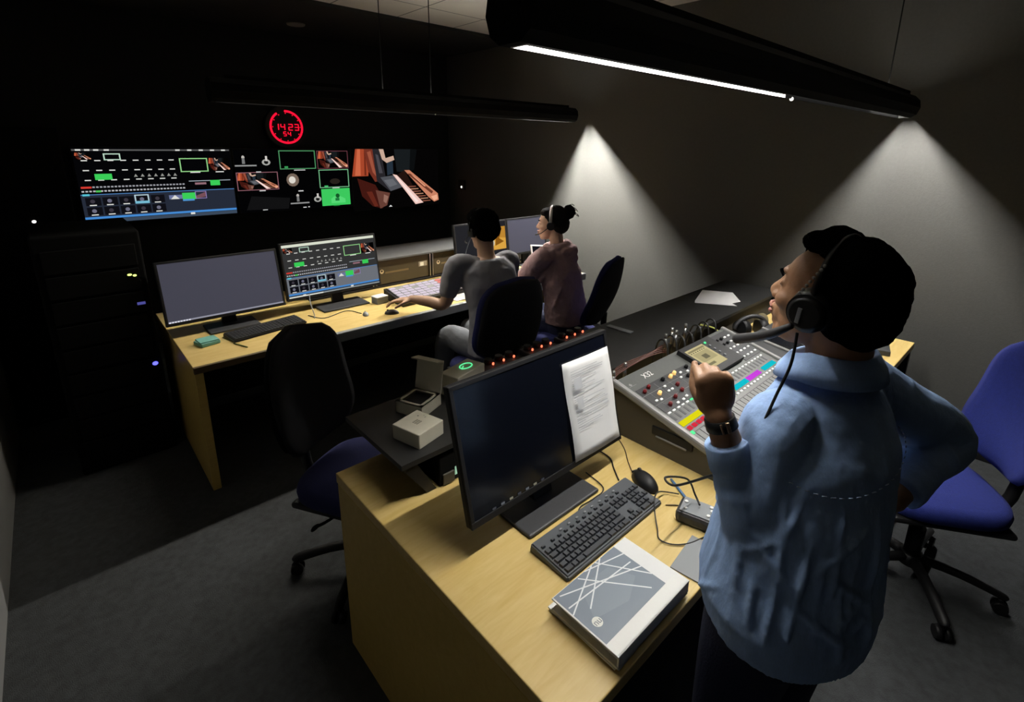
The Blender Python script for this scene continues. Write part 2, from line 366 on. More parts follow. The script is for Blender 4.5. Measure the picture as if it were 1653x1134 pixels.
# ================================================================== SCREEN WALL
def piano(P):
    P.rect(0, 0, 1, 1, (5, 4, 4))
    P.poly([(.47, 1), (.66, 1), (.64, .6), (.49, .62)], (24, 28, 30)); P.poly([(.66, 1), (.74, 1), (.7, .65), (.64, .6)], (12, 14, 15))
    P.poly([(.05, .53), (.24, .41), (.3, .23), (.31, 0), (.2, .05), (.09, .23)], (66, 24, 18))
    P.poly([(0, .56), (.05, 1), (.2, 1), (.17, .56)], (170, 72, 44)); P.poly([(.03, .57), (.07, 1), (.10, 1), (.09, .57)], (208, 104, 70)); P.poly([(.13, .57), (.14, 1), (.155, 1), (.15, .57)], (110, 42, 26))
    P.poly([(.14, 1), (.24, 1), (.26, .71), (.31, .47), (.24, .46), (.17, .65)], (116, 50, 36)); P.poly([(.17, .95), (.21, .97), (.24, .7), (.27, .52), (.22, .62)], (160, 84, 62))
    P.poly([(.23, 1), (.32, 1), (.36, .53), (.49, .35), (.4, .29), (.26, .47)], (40, 38, 42)); P.poly([(.26, .92), (.29, .9), (.33, .6), (.29, .6)], (74, 72, 78))
    P.poly([(.38, .8), (.45, .8), (.45, .59), (.38, .56)], (38, 50, 62)); P.poly([(.3, .53), (.45, .56), (.55, .35), (.41, .29)], (82, 84, 90)); P.poly([(.34, .48), (.44, .5), (.49, .4), (.4, .36)], (104, 106, 112))
    P.poly([(.3, 1), (.35, 1), (.37, .85), (.46, .89), (.47, .82), (.38, .77), (.33, .83)], (205, 172, 152))
    P.poly([(.24, .32), (.4, .26), (.36, .05), (.28, 0)], (104, 64, 54)); P.poly([(.33, .24), (.38, .2), (.35, .08), (.32, .12)], (150, 110, 96)); P.poly([(.14, .3), (.2, .3), (.26, .05), (.22, .04)], (100, 40, 28))
    P.poly([(.49, .56), (.58, .64), (.68, .35), (.83, .06), (.8, .05)], (36, 20, 16)); P.poly([(.44, .58), (.49, .56), (.8, .05), (.7, .03)], (246, 206, 196)); P.poly([(.47, .55), (.49, .53), (.74, .08), (.71, .06)], (255, 232, 226))
    for i in range(7):
        y = .36-.045*i; x = .61+.03*i; P.poly([(x, y), (x+.1, y-.0), (x+.105, y-.016), (x+.008, y-.02)], (186, 134, 106) if i % 2 else (140, 84, 66))
    P.poly([(.58, .64), (.64, .64), (.99, .2), (1, .08), (.94, .05), (.87, .14), (.68, .47)], (206, 132, 102)); P.poly([(.61, .58), (.65, .58), (.93, .24), (.91, .2)], (110, 58, 42)); P.poly([(.9, .15), (.98, .18), (.985, .1), (.94, .07)], (244, 178, 144)); P.poly([(.66, .56), (.7, .52), (.84, .34), (.82, .34)], (240, 166, 130))
def ui(P, bg, panel, amp=1.0):
    P.rect(0, 0, 1, 1, bg); W = (225, 225, 220); rnd = random.Random(3)
    P.rect(0, .965, 1, .985, (90, 90, 90) if amp < 1.1 else (235, 240, 225))
    for x in (.02, .07, .12, .18, .62, .7, .78, .86, .94): P.rect(x, .965, x+.03, .985, W)
    o = P.off
    def sub(x0, y0, x1, y1): P.view(o[0]+x0*o[2], o[1]+y0*o[3], o[0]+x1*o[2], o[1]+y1*o[3])
    sub(.01, .85, .1, .94); piano(P); P.off = o
    P.frame(.17, .84, .27, .93, (190, 220, 200), .008)
    for r, n in ((.83, 8), (.70, 8), (.57, 8)):
        for i in range(n): P.rect(.04+i*.075, r, .075+i*.075, r+.014, W)
    P.rect(.1, .58, .2, .66, (60, 210, 90))
    for i in range(7):
        x = .33+i*.042; P.poly([(x, .61), (x+.012, .65), (x+.024, .61)], (150, 150, 145))
    P.frame(.635, .66, .83, .86, (150, 215, 140), .008); sub(.835, .67, .99, .86); piano(P); P.off = o; P.rect(.7, .645, .77, .66, W); P.rect(.88, .645, .94, .66, W)
    for k, y in enumerate((.475, .42)):
        for i in range(30): P.rect(.01+i*.0215, y, .024+i*.0215, y+.02, (190, 190, 195) if k else (160, 160, 168))
    P.rect(.01, .47, .07, .495, (220, 60, 50)); P.rect(.09, .415, .12, .44, (80, 200, 90)); P.rect(.68, .52, .98, .53, (170, 180, 190)); P.rect(.83, .45, .9, .53, (60, 210, 90)); P.rect(.72, .47, .8, .5, (150, 110, 120))
    P.rect(0, .06, 1, .38, panel); P.rect(0, .38, 1, .39, (80, 130, 190)); P.rect(.01, .37, .05, .395, (90, 200, 220))
    for j in range(2):
        for i in range(5):
            x = .02+i*.098; y = .235-j*.13; P.rect(x, y, x+.088, y+.11, (16, 16, 22)); P.rect(x+.02, y, x+.06, y+.014, W); P.disc(x+.04, y+.06, .014, .026, (110, 110, 130) if (i+j) % 2 else (60, 56, 66))
    P.frame(.31, .235, .4, .36, (190, 215, 225), .008); P.rect(.31, .235, .4, .27, (120, 190, 215))
    P.rect(.53, .27, .62, .33, (110, 120, 160)); P.poly([(.54, .27), (.57, .33), (.6, .27)], W); P.rect(.62, .255, .71, .355, (60, 210, 90)); P.rect(.62, .235, .7, .262, (80, 150, 210)); P.poly([(.71, .26), (.79, .29), (.79, .36), (.71, .3)], (120, 80, 90)); P.frame(.71, .26, .79, .37, (150, 130, 190), .005)
    P.rect(0, .055, 1, .085, (70, 140, 215)); P.rect(0, 0, 1, .05, (60, 74, 92)); P.rect(.14, .015, .17, .045, W); P.rect(.66, .03, .69, .06, W)
def tv(x0, x1, z0, z1, label, y=5.4):
    t = thing('wall_screen', label, 'screen', ((x0+x1)/2, y, z0), 0, 'row of wall screens')
    m = MB(); m.bx(x0-.012, x1+.012, y+.003, y+.05, z0-.012, z1+.012, .004); m.bx(x0+.3, x1-.3, y+.05, YS, z0+.1, z1-.15); obj('casing', m, M['black'], t)
    return t, Paint((x0, y+.003, z0), (x1-x0, 0, 0), (0, 0, z1-z0), (0, -1, 0))
t, P = tv(.185, 1.318, 1.17, 1.775, 'leftmost wall screen, showing a grid of camera windows over blue panels'); ui(P, (5, 5, 7), (38, 44, 58)); obj('picture', P.mb, M['pic'], t)
t, P = tv(1.35, 2.49, 1.165, 1.765, 'middle wall screen, showing green-framed tiles and a green camera picture')
P.rect(0, 0, 1, 1, (3, 3, 4)); o = (0, 0, 1, 1)
def sub(x0, y0, x1, y1): P.view(x0, y0, x1, y1)
P.frame(.36, .68, .68, .99, (80, 150, 100), .008); P.rect(.4, .7, .43, .73, (60, 160, 90)); P.rect(.48, .655, .58, .67, (200, 200, 200))
sub(.70, .68, .99, .98); piano(P); P.view(0, 0, 1, 1); P.frame(.695, .675, .995, .985, (110, 60, 70), .006)
P.frame(.70, .34, .99, .66, (120, 190, 140), .008); P.disc(.85, .45, .05, .05, (40, 34, 28)); P.rect(.745, .35, .78, .38, (70, 190, 110)); P.rect(.82, .325, .89, .342, (200, 200, 200))
P.rect(.71, .02, .99, .32, (62, 205, 96)); P.poly([(.8, .06), (.8, .14), (.83, .18), (.89, .18), (.94, .13), (.94, .06)], (88, 222, 120)); P.disc(.865, .19, .02, .04, (20, 90, 40)); P.rect(.84, .1, .88, .15, (30, 120, 60)); P.rect(.82, .005, .88, .018, (20, 120, 50))
sub(.0, .36, .33, .64); piano(P); P.view(0, 0, 1, 1); P.frame(-.0, .355, .335, .645, (150, 100, 110), .006); P.rect(.16, .64, .2, .655, (210, 210, 210)); P.rect(.17, .335, .22, .35, (210, 210, 210))
for dx, dy in ((0, .35), (0, 0), (.42, -.32), (.42, -.67)):
    pass
def figure(x, y, k=1):
    P.disc(x, y+.1, .012*k, .03*k, (190, 185, 180)); P.poly([(x-.012, y), (x+.012, y), (x+.01, y+.09), (x-.01, y+.09)], (120, 120, 120))
for bx, by in ((.0, .74), (.42, .09)):
    figure(bx+.07, by+.04); P.rect(bx, by, bx+.17, by+.022, (150, 150, 150)); P.disc(bx+.25, by+.06, .035, .05, (170, 170, 165)); P.disc(bx+.25, by+.06, .018, .03, (20, 20, 20)); P.rect(bx+.245, by+.08, bx+.262, by+.16, (210, 205, 200))
P.disc(.46, .5, .055, .11, (120, 104, 92)); P.disc(.455, .5, .03, .06, (225, 220, 210)); P.rect(.5, .3, .545, .318, (215, 215, 215)); P.rect(.18, .02, .22, .036, (215, 215, 215)); P.rect(.53, .015, .56, .03, (215, 215, 215)); P.rect(.575, .018, .59, .034, (215, 215, 215))
P.poly([(.05, .04), (.4, .02), (.42, .2), (.1, .26)], (18, 18, 19)); obj('picture', P.mb, M['pic'], t)
t, P = tv(2.52, 3.66, 1.10, 1.775, 'rightmost wall screen, showing a keyboard player in an orange and brown scene'); piano(P); P.poly([(.38, .02), (.4, .05), (.42, .02)], (230, 230, 230)); obj('picture', P.mb, M['pic'], t)

# clock
t = thing('digital_clock', 'round red digital clock with a ring of lit seconds above the middle wall screen', 'clock', (1.87, 5.4, 1.83))
cx, cz, cy = 1.868, 1.985, 5.4
m = MB(); m.cyl((cx, YS, cz), (cx, cy+.01, cz), .2, .2, 40); obj('case', m, M['black'], t)
m = MB()
for i in range(55):
    a = PI/2-2*PI*i/60; m.ell((cx+.152*math.cos(a), cy+.006, cz+.152*math.sin(a)), (.011, .003, .011), seg=10)
for i in range(12):
    a = PI/2-2*PI*i/12; m.ell((cx+.132*math.cos(a), cy+.006, cz+.132*math.sin(a)), (.005, .003, .005), seg=8)
obj('seconds_ring', m, M['clockred'], t)
SEG = {'0': 'abcdef', '1': 'bc', '2': 'abged', '3': 'abgcd', '4': 'fgbc', '5': 'afgcd'}
def digit(m, ch, x, z, w, h, y, th):
    S = {'a': (0, h, w, h), 'b': (w, h/2, w, h), 'c': (w, 0, w, h/2), 'd': (0, 0, w, 0), 'e': (0, 0, 0, h/2), 'f': (0, h/2, 0, h), 'g': (0, h/2, w, h/2)}
    for s in SEG[ch]:
        a, b, c, d = S[s]; m.cyl((x+a, y, z+b), (x+c, y, z+d), th, th, 6)
m = MB()
for ch, x in zip('1423', (-.115, -.055, .02, .08)): digit(m, ch, cx+x, cz-.028, .036, .056, cy+.004, .0045)
for ch, x in zip('54', (-.035, .008)): digit(m, ch, cx+x, cz-.085, .024, .038, cy+.004, .0038)
obj('digits', m, M['clockred'], t)

# equipment racks on the left by the far desk, with their tell-tale lights
t = thing('equipment_rack', 'tall black equipment rack left of the far desk with small yellow and blue lights', 'equipment rack', (0, 3.6, 0))
m = MB(); m.bx(-.12, .33, 3.42, 4.1, 0, 1.35, .01); obj('cabinet', m, M['void'], t)
m = MB()
for k in range(9): m.bx(-.09, .30, 3.405, 3.42, .08+k*.135, .2+k*.135, .004)
obj('front_panel', m, M['void'], t)
m = MB(); m.ell((.253, 3.402, 1.112), (.011, .004, .006), seg=10).ell((.275, 3.402, 1.105), (.009, .004, .006), seg=10); obj('status_light', m, M['ledG'], t)
m = MB(); m.bx(.262, .3, 3.398, 3.402, .935, .95); obj('status_light', m, emis('dim_blue_led', (.12, .12, .5), .6), t)
m = MB(); m.ell((.293, 3.402, .572), (.014, .004, .012), seg=12); obj('status_light', m, M['ledB'], t)
t = thing('equipment_rack', 'tall black equipment rack in the far left corner with one white light', 'equipment rack', (-.2, 4.3, 0))
m = MB(); m.bx(-.38, .1, 4.3, 4.9, 0, 1.9, .01); obj('cabinet', m, M['void'], t)
m = MB(); m.ell((-.099, 4.296, 1.338), (.011, .004, .009), seg=10); obj('status_light', m, M['ledW'], t)
t = thing('wall_switch', 'small black wall panel with a white light on the far right of the screen wall', 'wall switch', (3.86, 5.2, 1.3))
m = MB(); m.bx(3.875, 3.9, 5.15, 5.27, 1.28, 1.4, .004); obj('plate', m, M['black'], t)
m = MB(); m.ell((3.872, 5.2, 1.315), (.004, .014, .014), seg=10); obj('status_light', m, M['ledW'], t)

# ================================================================== FAR DESK
t = thing('control_desk', 'long far oak control desk with a grey front edge below the wall screens', 'desk', (2.1, 3.2, 0))
m = MB(); m.bx(.385, 3.41, 2.785, 3.9, .695, .73, .003); obj('worktop', m, M['wood'], t)
m = MB(); m.bx(1.02, 3.41, 2.755, 2.79, .672, .732, .006); obj('front_edge', m, M['grey'], t, label='grey padded front edge')
m = MB(); m.bx(.385, 1.02, 2.765, 2.786, .695, .73, .003); obj('front_edge', m, M['darkwood'], t)
m = MB(); m.bx(.39, .43, 2.8, 3.88, 0, .695, .003); obj('end_panel', m, M['woodside'], t)
m = MB(); m.bx(3.36, 3.40, 2.8, 3.88, 0, .695, .003); obj('end_panel', m, M['woodside'], t)
m = MB(); m.bx(.43, 3.36, 3.84, 3.87, .05, .695); obj('modesty_panel', m, M['black'], t)
# rear turret with rack panels
t = thing('equipment_turret', 'black rack turret with labelled panels along the back of the far desk', 'rack turret', (2.6, 3.7, .731))
m = MB(); m.bx(1.25, 3.4, 3.50, 3.54, .731, .745); m.bx(1.25, 3.4, 3.56, 3.86, .731, .94); obj('carcass', m, M['black'], t)
m = MB(); m.hexa([(1.22, 3.50, .945), (3.41, 3.50, .945), (3.41, 3.88, .965), (1.22, 3.88, .965)], [(1.22, 3.50, .957), (3.41, 3.50, .957), (3.41, 3.88, .977), (1.22, 3.88, .977)]); obj('top_panel', m, mat('grey_turret_top', (.09, .09, .09), .6), t)
pan = mat('brown_black_rack_panel', (.05, .038, .02), .45)
for i, (a, b) in enumerate(((1.27, 1.74), (1.78, 2.26), (2.31, 2.79), (2.83, 3.31))):
    m = MB(); m.bx(a, b, 3.515, 3.56, .75, .94, .003); p = obj('rack_panel', m, pan, t)
    Pp = Paint((a, 3.515, .75), (b-a, 0, 0), (0, 0, .19), (0, -1, 0)); 
    Pp.disc(.1, .55, .035, .09, (210, 190, 150)); Pp.disc(.1, .57, .018, .045, (40, 30, 16)); Pp.rect(.16, .44, .6, .52, (110, 95, 66)); Pp.rect(.8, .5, .97, .72, (150, 140, 120)); Pp.rect(.83, .52, .9, .68, (235, 228, 205))
    obj('panel_mark', Pp.mb, M['print'], p)
for a in (1.76, 2.285, 2.81, 3.33):
    m = MB(); m.bx(a-.018, a-.006, 3.508, 3.52, .75, .94); m.bx(a+.008, a+.02, 3.508, 3.52, .75, .94)
    obj('rack_rail', m, M['metal'], t)

# monitors -----------------------------------------------------------------
def monitor(name, label, x0, x1, yb, yt, zb, zt, base, face_mat=None, group=None, top_bright=False, thick=.022, neck_y=None, basez=.7305):
    """panel whose front face runs from (yb,zb) at the bottom to (yt,zt) at the top, facing -y"""
    t = thing(name, label, 'monitor', ((x0+x1)/2, yb+.1, basez), 0, group)
    up = V((0, yt-yb, zt-zb)).normalized(); n = V((0, -up.z, up.y)); H = math.hypot(yt-yb, zt-zb); W = x1-x0
    T = Matrix(((1, n.x, up.x, x0+W/2), (0, n.y, up.y, (yb+yt)/2), (0, n.z, up.z, (zb+zt)/2), (0, 0, 0, 1)))
    # local: x right, y = out of the screen towards the viewer, z up
    m = MB(T); m.box((0, -thick/2-.002, 0), (W+.012, thick, H+.012), 0, .004); m.box((0, -thick-.02, -.02), (W*.55, .03, H*.5), 0, .01); obj('casing', m, M['black'], t)
    bw = .012
    fm = MB(T)
    fm.box((0, .0, H/2-bw/2+.004), (W+.01, .006, bw), 0, .001); fm.box((0, 0, -H/2+bw/2-.004), (W+.01, .008, bw+.006), 0, .001)
    fm.box((-W/2+bw/2-.004, 0, 0), (bw, .006, H), 0, .001); fm.box((W/2-bw/2+.004, 0, 0), (bw, .006, H), 0, .001)
    obj('bezel', fm, M['black'], t)
    if face_mat:
        m = MB(T); m.box((0, -.001, 0), (W-.012, .002, H-.012)); obj('display', m, face_mat, t)
    bx0, bx1, by0, by1 = base; cx = (bx0+bx1)/2; ny = neck_y or (by1-.04)
    m = MB(); m.bx(bx0, bx1, by0, by1, basez, basez+.012, .006); obj('foot', m, M['softblack'], t)
    m = MB(); yb2 = (yb+yt)/2+.06
    m.hexa([(cx-.04, ny-.015, basez+.01), (cx+.04, ny-.015, basez+.01), (cx+.04, ny+.015, basez+.01), (cx-.04, ny+.015, basez+.01)], [(cx-.035, yb2-.012, (zb+zt)/2), (cx+.035, yb2-.012, (zb+zt)/2), (cx+.035, yb2+.012, (zb+zt)/2), (cx-.035, yb2+.012, (zb+zt)/2)])
    obj('neck', m, M['black'], t)
    O = T @ V((-W/2+.008, .0012, -H/2+.008)); return t, Paint(O, (W-.016, 0, 0), up*(H-.016), n)
G2 = 'monitors on the far desk'
t, P = monitor('monitor', 'leftmost monitor on the far desk, plain grey screen above a black keyboard', .37, 1.015, 3.30, 3.38, .81, 1.16, (.56, .84, 3.22, 3.42), M['greyscreen'], G2)
P.rect(0, 0, 1, .035, (150, 150, 165)); [P.rect(.005+i*.022, .004, .02+i*.022, .03, (235, 235, 245)) for i in range(8)]; P.rect(.03, .0, .4, .004, (70, 66, 60)); obj('taskbar', P.mb, M['picdim'], t)
t, P = monitor('monitor', 'bright monitor on the far desk showing the camera grid, right of the plain grey one', 1.045, 1.71, 3.32, 3.38, .82, 1.185, (1.22, 1.55, 3.18, 3.38), None, G2)
ui(P, (54, 54, 54), (112, 116, 124), 1.2); P.rect(0, .95, 1, 1, (225, 230, 212)); P.rect(.02, 0, 1, .03, (150, 158, 160)); P.rect(0, 0, .35, .03, (235, 235, 225)); obj('display', P.mb, M['picdim'], t)
t, P = monitor('monitor', 'monitor behind the head of the person in the grey t-shirt, showing a yellow picture', 2.43, 3.0, 3.34, 3.38, .86, 1.175, (2.58, 2.84, 3.24, 3.42), None, G2)
P.rect(0, 0, 1, 1, (38, 38, 42)); P.rect(.0, .03, .2, .16, (210, 210, 210)); P.rect(.03, .06, .07, .13, (40, 40, 40)); P.rect(.1, .06, .13, .13, (40, 40, 40)); P.rect(.62, .18, .99, .85, (196, 140, 52)); P.poly([(.62, .2), (.99, .18), (.99, .5), (.75, .55)], (226, 170, 70)); P.disc(.68, .4, .07, .14, (225, 222, 200)); P.poly([(.76, .3), (.8, .8), (.86, .5), (.95, .4), (.84, .34)], (140, 90, 24)); P.poly([(.8, .6), (.92, .8), (.86, .55)], (100, 60, 20)); obj('display', P.mb, M['picdim'], t)
t, P = monitor('monitor', 'rightmost monitor on the far desk, plain grey screen beside the wall', 3.015, 3.5, 3.34, 3.38, .85, 1.175, (3.14, 3.38, 3.24, 3.42), M['greyscreen'], G2); P.mb.bm.free()

# keyboards ------------------------------------------------------------------
def keyboard(label, cx, cy, z, w, d, rz=0, detailed=False, km=None, shell=None, group=None):
    t = thing('keyboard', label, 'keyboard', (cx, cy, z), rz, group)
    m = MB(); m.hexa([(-w/2, -d/2, 0), (w/2, -d/2, 0), (w/2, d/2, 0), (-w/2, d/2, 0)], [(-w/2+.003, -d/2+.003, .014), (w/2-.003, -d/2+.003, .014), (w/2-.003, d/2-.003, .026), (-w/2+.003, d/2-.003, .026)])
    es = [e for e in m.bm.edges]; bmesh.ops.bevel(m.bm, geom=es, offset=.004, segments=2, affect='EDGES')
    obj('shell', m, shell or M['kb'], t, local=True)
    rows = 6; us = 22.8 if detailed else 22.8; px = (w-.022)/us; py = (d-.036)/6
    zz = lambda y: .014+(y+d/2)/d*.012
    if detailed:
        cache = {}
        def key(x, y, wu, hu=1, round_=False):
            k = (wu, hu, round_)
            if k not in cache:
                mm = MB(); a, b = wu*px/2-.0011, hu*py/2-.0011
                if round_: mm.ell((0, 0, .001), (.0065, .004, .003), seg=12)
                else: mm.hexa([(-a, -b, -.002), (a, -b, -.002), (a, b, -.002), (-a, b, -.002)], [(-a+.0016, -b+.0012, .0052), (a-.0016, -b+.0012, .0052), (a-.0016, b-.002, .0052), (-a+.0016, b-.002, .0052)])
                cache[k] = obj('key', mm, M['button'] if round_ and False else (M['grey'] if round_ else M['key']), t, local=True); o = cache[k]
            else:
                o = cache[k].copy(); COL.objects.link(o); o.parent = t
            o.location = (x, y, zz(y)+.001)
        X0 = -w/2+.011; Y0 = -d/2+.01
        def row(r, lst):
            for u, wu in lst: key(X0+(u+wu/2)*px, Y0+(r+.5)*py, wu)
        row(0, [(0, 1.5), (1.5, 1), (2.5, 1.5), (4, 6), (10, 1.5), (11.5, 1), (12.5, 1), (13.5, 1.5), (15.4, 1), (16.4, 1), (17.4, 1), (18.8, 2), (20.8, 1)])
        row(1, [(0, 1.3)]+[(1.3+i, 1) for i in range(11)]+[(12.3, 2.7), (16.4, 1)]+[(18.8+i, 1) for i in range(3)])
        row(2, [(0, 1.8)]+[(1.8+i, 1) for i in range(12)]+[(13.8, 1.2)]+[(18.8+i, 1) for i in range(4)])
        row(3, [(0, 1.5)]+[(1.5+i, 1) for i in range(12)]+[(13.5, 1.5)]+[(15.4+i, 1) for i in range(3)]+[(18.8+i, 1) for i in range(3)])
        row(4, [(i, 1) for i in range(13)]+[(13, 2)]+[(15.4+i, 1) for i in range(3)]+[(18.8+i, 1) for i in range(4)])
        for i in range(13): key(X0+(.5+i*1.45+(.6 if i else 0))*px, Y0+5.55*py, .8, .6)
        for i in range(8): key(X0+(5+i*1.9)*px, Y0+6.2*py, 1, 1, True)
    else:
        m = MB()
        for r in range(6):
            for i in range(15): m.box((-w/2+.02+i*px*1.02, -d/2+.016+r*py, zz(-d/2+.016+r*py)+.002), (px*.85, py*.8, .004))
            for i in range(3): m.box((-w/2+.02+(15.7+i)*px, -d/2+.016+r*py, zz(-d/2+.016+r*py)+.002), (px*.85, py*.8, .004))
            for i in range(4): m.box((-w/2+.02+(19+i)*px, -d/2+.016+r*py, zz(-d/2+.016+r*py)+.002), (px*.8, py*.8, .004))
        obj('keys', m, km or M['key'], t, local=True)
    return t
keyboard('black keyboard on the far desk beside the teal notepad', 0.835, 3.105, .7305, .44, .15, math.radians(9), km=M['softblack'], shell=M['black'], group='keyboards on the far desk')
keyboard('dark keyboard on the far desk in front of the person in the mauve hoodie', 2.90, 3.14, .7305, .38, .13, 0, km=M['grey'], shell=M['black'], group='keyboards on the far desk')
NK = keyboard('slate grey keyboard on the near desk beside the white binder', 1.037, .742, .7305, .444, .143, 0, True)

def mouse(label, x, y, z, rz, s=1, m1=None):
    t = thing('computer_mouse', label, 'mouse', (x, y, z), rz)
    m = MB(); m.ell((0, 0, .0), (.031*s, .056*s, .034*s), seg=24)
    for v in m.bm.verts:
        if v.co.z < 0: v.co.z = 0
    obj('body', m, m1 or M['black'], t, local=True)
    m = MB(); m.cyl((-.003*s, .03*s, .028*s), (.003*s, .03*s, .028*s), .008*s, seg=14); obj('scroll_wheel', m, M['softblack'], t, local=True)
    m = MB(); m.box((0, .048*s, .014*s), (.03*s, .003, .008*s)); obj('front_seam', m, M['softblack'], t, local=True)
    return t
mouse('small dark mouse on the far desk in front of the bright monitor', 1.41, 2.97, .7305, -.3, .62, M['grey'])
mouse('dark mouse at the far desk front edge, near the hand on the switcher', 1.555, 2.885, .7305, 1.0, .85, M['softblack'])
mouse('glossy black mouse on the near desk behind the slate grey keyboard', 1.305, .765, .7305, -.35, 1.05)

def cable(name, label, pts, r=.0022, m=None, sub=6, parent=None):
    mb = MB(); mb.tube(pts, r, 8, sub); o = obj(name, mb, m or M['cable'], parent)
    if label: tag(o, label, 'cable')
    return o
cable('mouse_cable', 'thin cable of the small mouse curving over the far desk', [(1.40, 3.01, .733), (1.35, 3.13, .733), (1.18, 3.08, .733), (1.12, 3.2, .733)], .0025)
m = MB(); m.box((.515, 3.09, .741), (.1, .095, .02), .25, .004); m.box((.518, 3.095, .754), (.096, .09, .006), .1, .002)
tag(obj('notepad', m, M['teal']), 'teal notepad at the left end of the far desk', 'notepad')
m = MB(); m.cyl((.625, 2.99, .734), (.665, 2.88, .734), .0035, seg=8); tag(obj('pencil', m, M['green']), 'olive green pencil on the left end of the far desk', 'pencil')
t = thing('small_box', 'small white topped grey box between the bright monitor and the video switcher', 'box', (1.645, 3.19, .7305), .1)
m = MB(); m.box((-.035, -.03, .022), (.09, .075, .044), 0, .003); obj('body', m, M['grey'], t, local=True)
m = MB(); m.box((-.035, -.03, .0485), (.092, .077, .008), 0, .003); obj('lid', m, M['white'], t, local=True)
cable('monitor_cable', 'pale cable drooping from the bright monitor to the far desk', [(1.2, 3.36, .86), (1.16, 3.25, .8), (1.15, 3.17, .74), (1.13, 3.12, .734)], .003, M['grey'])
cable('cable_bundle', 'coiled cables on the far desk behind the person in grey', [(2.93, 3.34, .74), (2.88, 3.25, .79), (2.95, 3.22, .76), (3.02, 3.27, .74), (2.95, 3.33, .76)], .006, M['grey'])

# video switcher
t = thing('video_switcher', 'black and silver video switcher panel with lit pink and red buttons on the far desk', 'video switcher', (2.1, 3.13, .7305))
m = MB(); m.hexa([(1.68, 2.955, .731), (2.66, 2.955, .731), (2.66, 3.22, .731), (1.68, 3.22, .731)], [(1.68, 2.955, .758), (2.66, 2.955, .758), (2.66, 3.22, .805), (1.68, 3.22, .805)]); obj('base', m, M['black'], t)
m = MB(); m.hexa([(1.7, 2.97, .761), (2.62, 2.97, .761), (2.62, 3.205, .802), (1.7, 3.205, .802)], [(1.7, 2.97, .768), (2.62, 2.97, .768), (2.62, 3.205, .809), (1.7, 3.205, .809)]); obj('button_panel', m, M['mixtrim'], t)
bl = {'w': emis('switcher_white', (.9, .78, .9), .85), 'r': emis('switcher_red', (1, .3, .25), .9), 'o': emis('switcher_orange', (1, .62, .2), .8)}
for r in range(6):
    for i in range(16):
        k = 'r' if (7 <= i <= 9 and r > 2) else ('o' if i > 13 and r < 4 else 'w')
        if (i*7+r*3) % 11 == 0: continue
        x = 1.725+i*.056; y = 2.99+r*.037; z = .7705+(y-2.97)*.172
        m = MB(); m.box((x, y, z+.002), (.042, .024, .008), 0, .002); obj('button', m, bl[k], t)
m = MB(); m.bx(2.16, 2.2, 3.06, 3.18, .785, .82, .004); m.bx(2.13, 2.23, 3.11, 3.14, .82, .84, .006); obj('transition_lever', m, M['redknob'], t)
m = MB(); m.box((2.14, 2.9, .733), (.21, .14, .004), .1); m.box((2.2, 2.86, .736), (.2, .13, .002), -.2); tag(obj('paper_sheet', m, M['paper']), 'white papers on the far desk under the elbow of the person in grey', 'paper')
m = MB(); m.box((2.78, 2.90, .7335), (.25, .15, .004), .15); tag(obj('paper_sheet', m, M['paper']), 'bright white paper on the far desk between the two seated people', 'paper')
t = thing('tablet', 'dark tablet with white frame propped before the person in the mauve hoodie', 'tablet', (3.08, 2.99, .7305))
T = Matrix.Translation((3.09, 2.98, .885)) @ Matrix.Rotation(-.35, 4, 'X') @ Matrix.Rotation(.15, 4, 'Y')
m = MB(T); m.box((0, 0, 0), (.27, .012, .21), 0, .004); obj('casing', m, M['white'], t)
m = MB(T); m.box((0, -.0065, 0), (.246, .002, .186)); obj('display', m, M['screen'], t)
m = MB(); m.hexa([(3.03, 2.95, .7305), (3.15, 2.95, .7305), (3.15, 3.09, .7305), (3.03, 3.09, .7305)], [(3.04, 2.965, .80), (3.14, 2.965, .80), (3.14, 2.99, .80), (3.04, 2.99, .80)]); obj('prop', m, M['black'], t)
t = thing('desk_phone', 'black desk phone at the right end of the far desk behind the tablet', 'phone', (3.25, 3.13, .7305), .2)
m = MB(); m.hexa([(-.08, -.08, 0), (.08, -.08, 0), (.08, .08, 0), (-.08, .08, 0)], [(-.08, -.08, .02), (.08, -.08, .02), (.08, .08, .06), (-.08, .08, .06)]); obj('base', m, M['black'], t, local=True)
m = MB(); m.tube([(-.06, -.07, .03), (-.065, 0, .062), (-.06, .07, .07)], [.02, .012, .02], 10); obj('handset', m, M['softblack'], t, local=True)

# ================================================================== NEAR DESK
t = thing('control_desk', 'near oak control desk carrying the mixing console', 'desk', (2.05, .97, 0))
m = MB(); m.bx(.563, 3.57, .437, 1.50, .693, .73, .003); obj('worktop', m, M['wood'], t)
m = MB(); m.bx(.563, .6, .445, 1.49, 0, .693, .002); obj('end_panel', m, M['woodside'], t)
m = MB(); m.bx(3.53, 3.568, .445, 1.49, 0, .693, .002); obj('end_panel', m, M['black'], t)
m = MB(); m.bx(.6, 3.53, 1.44, 1.47, .04, .693); obj('modesty_panel', m, M['black'], t)
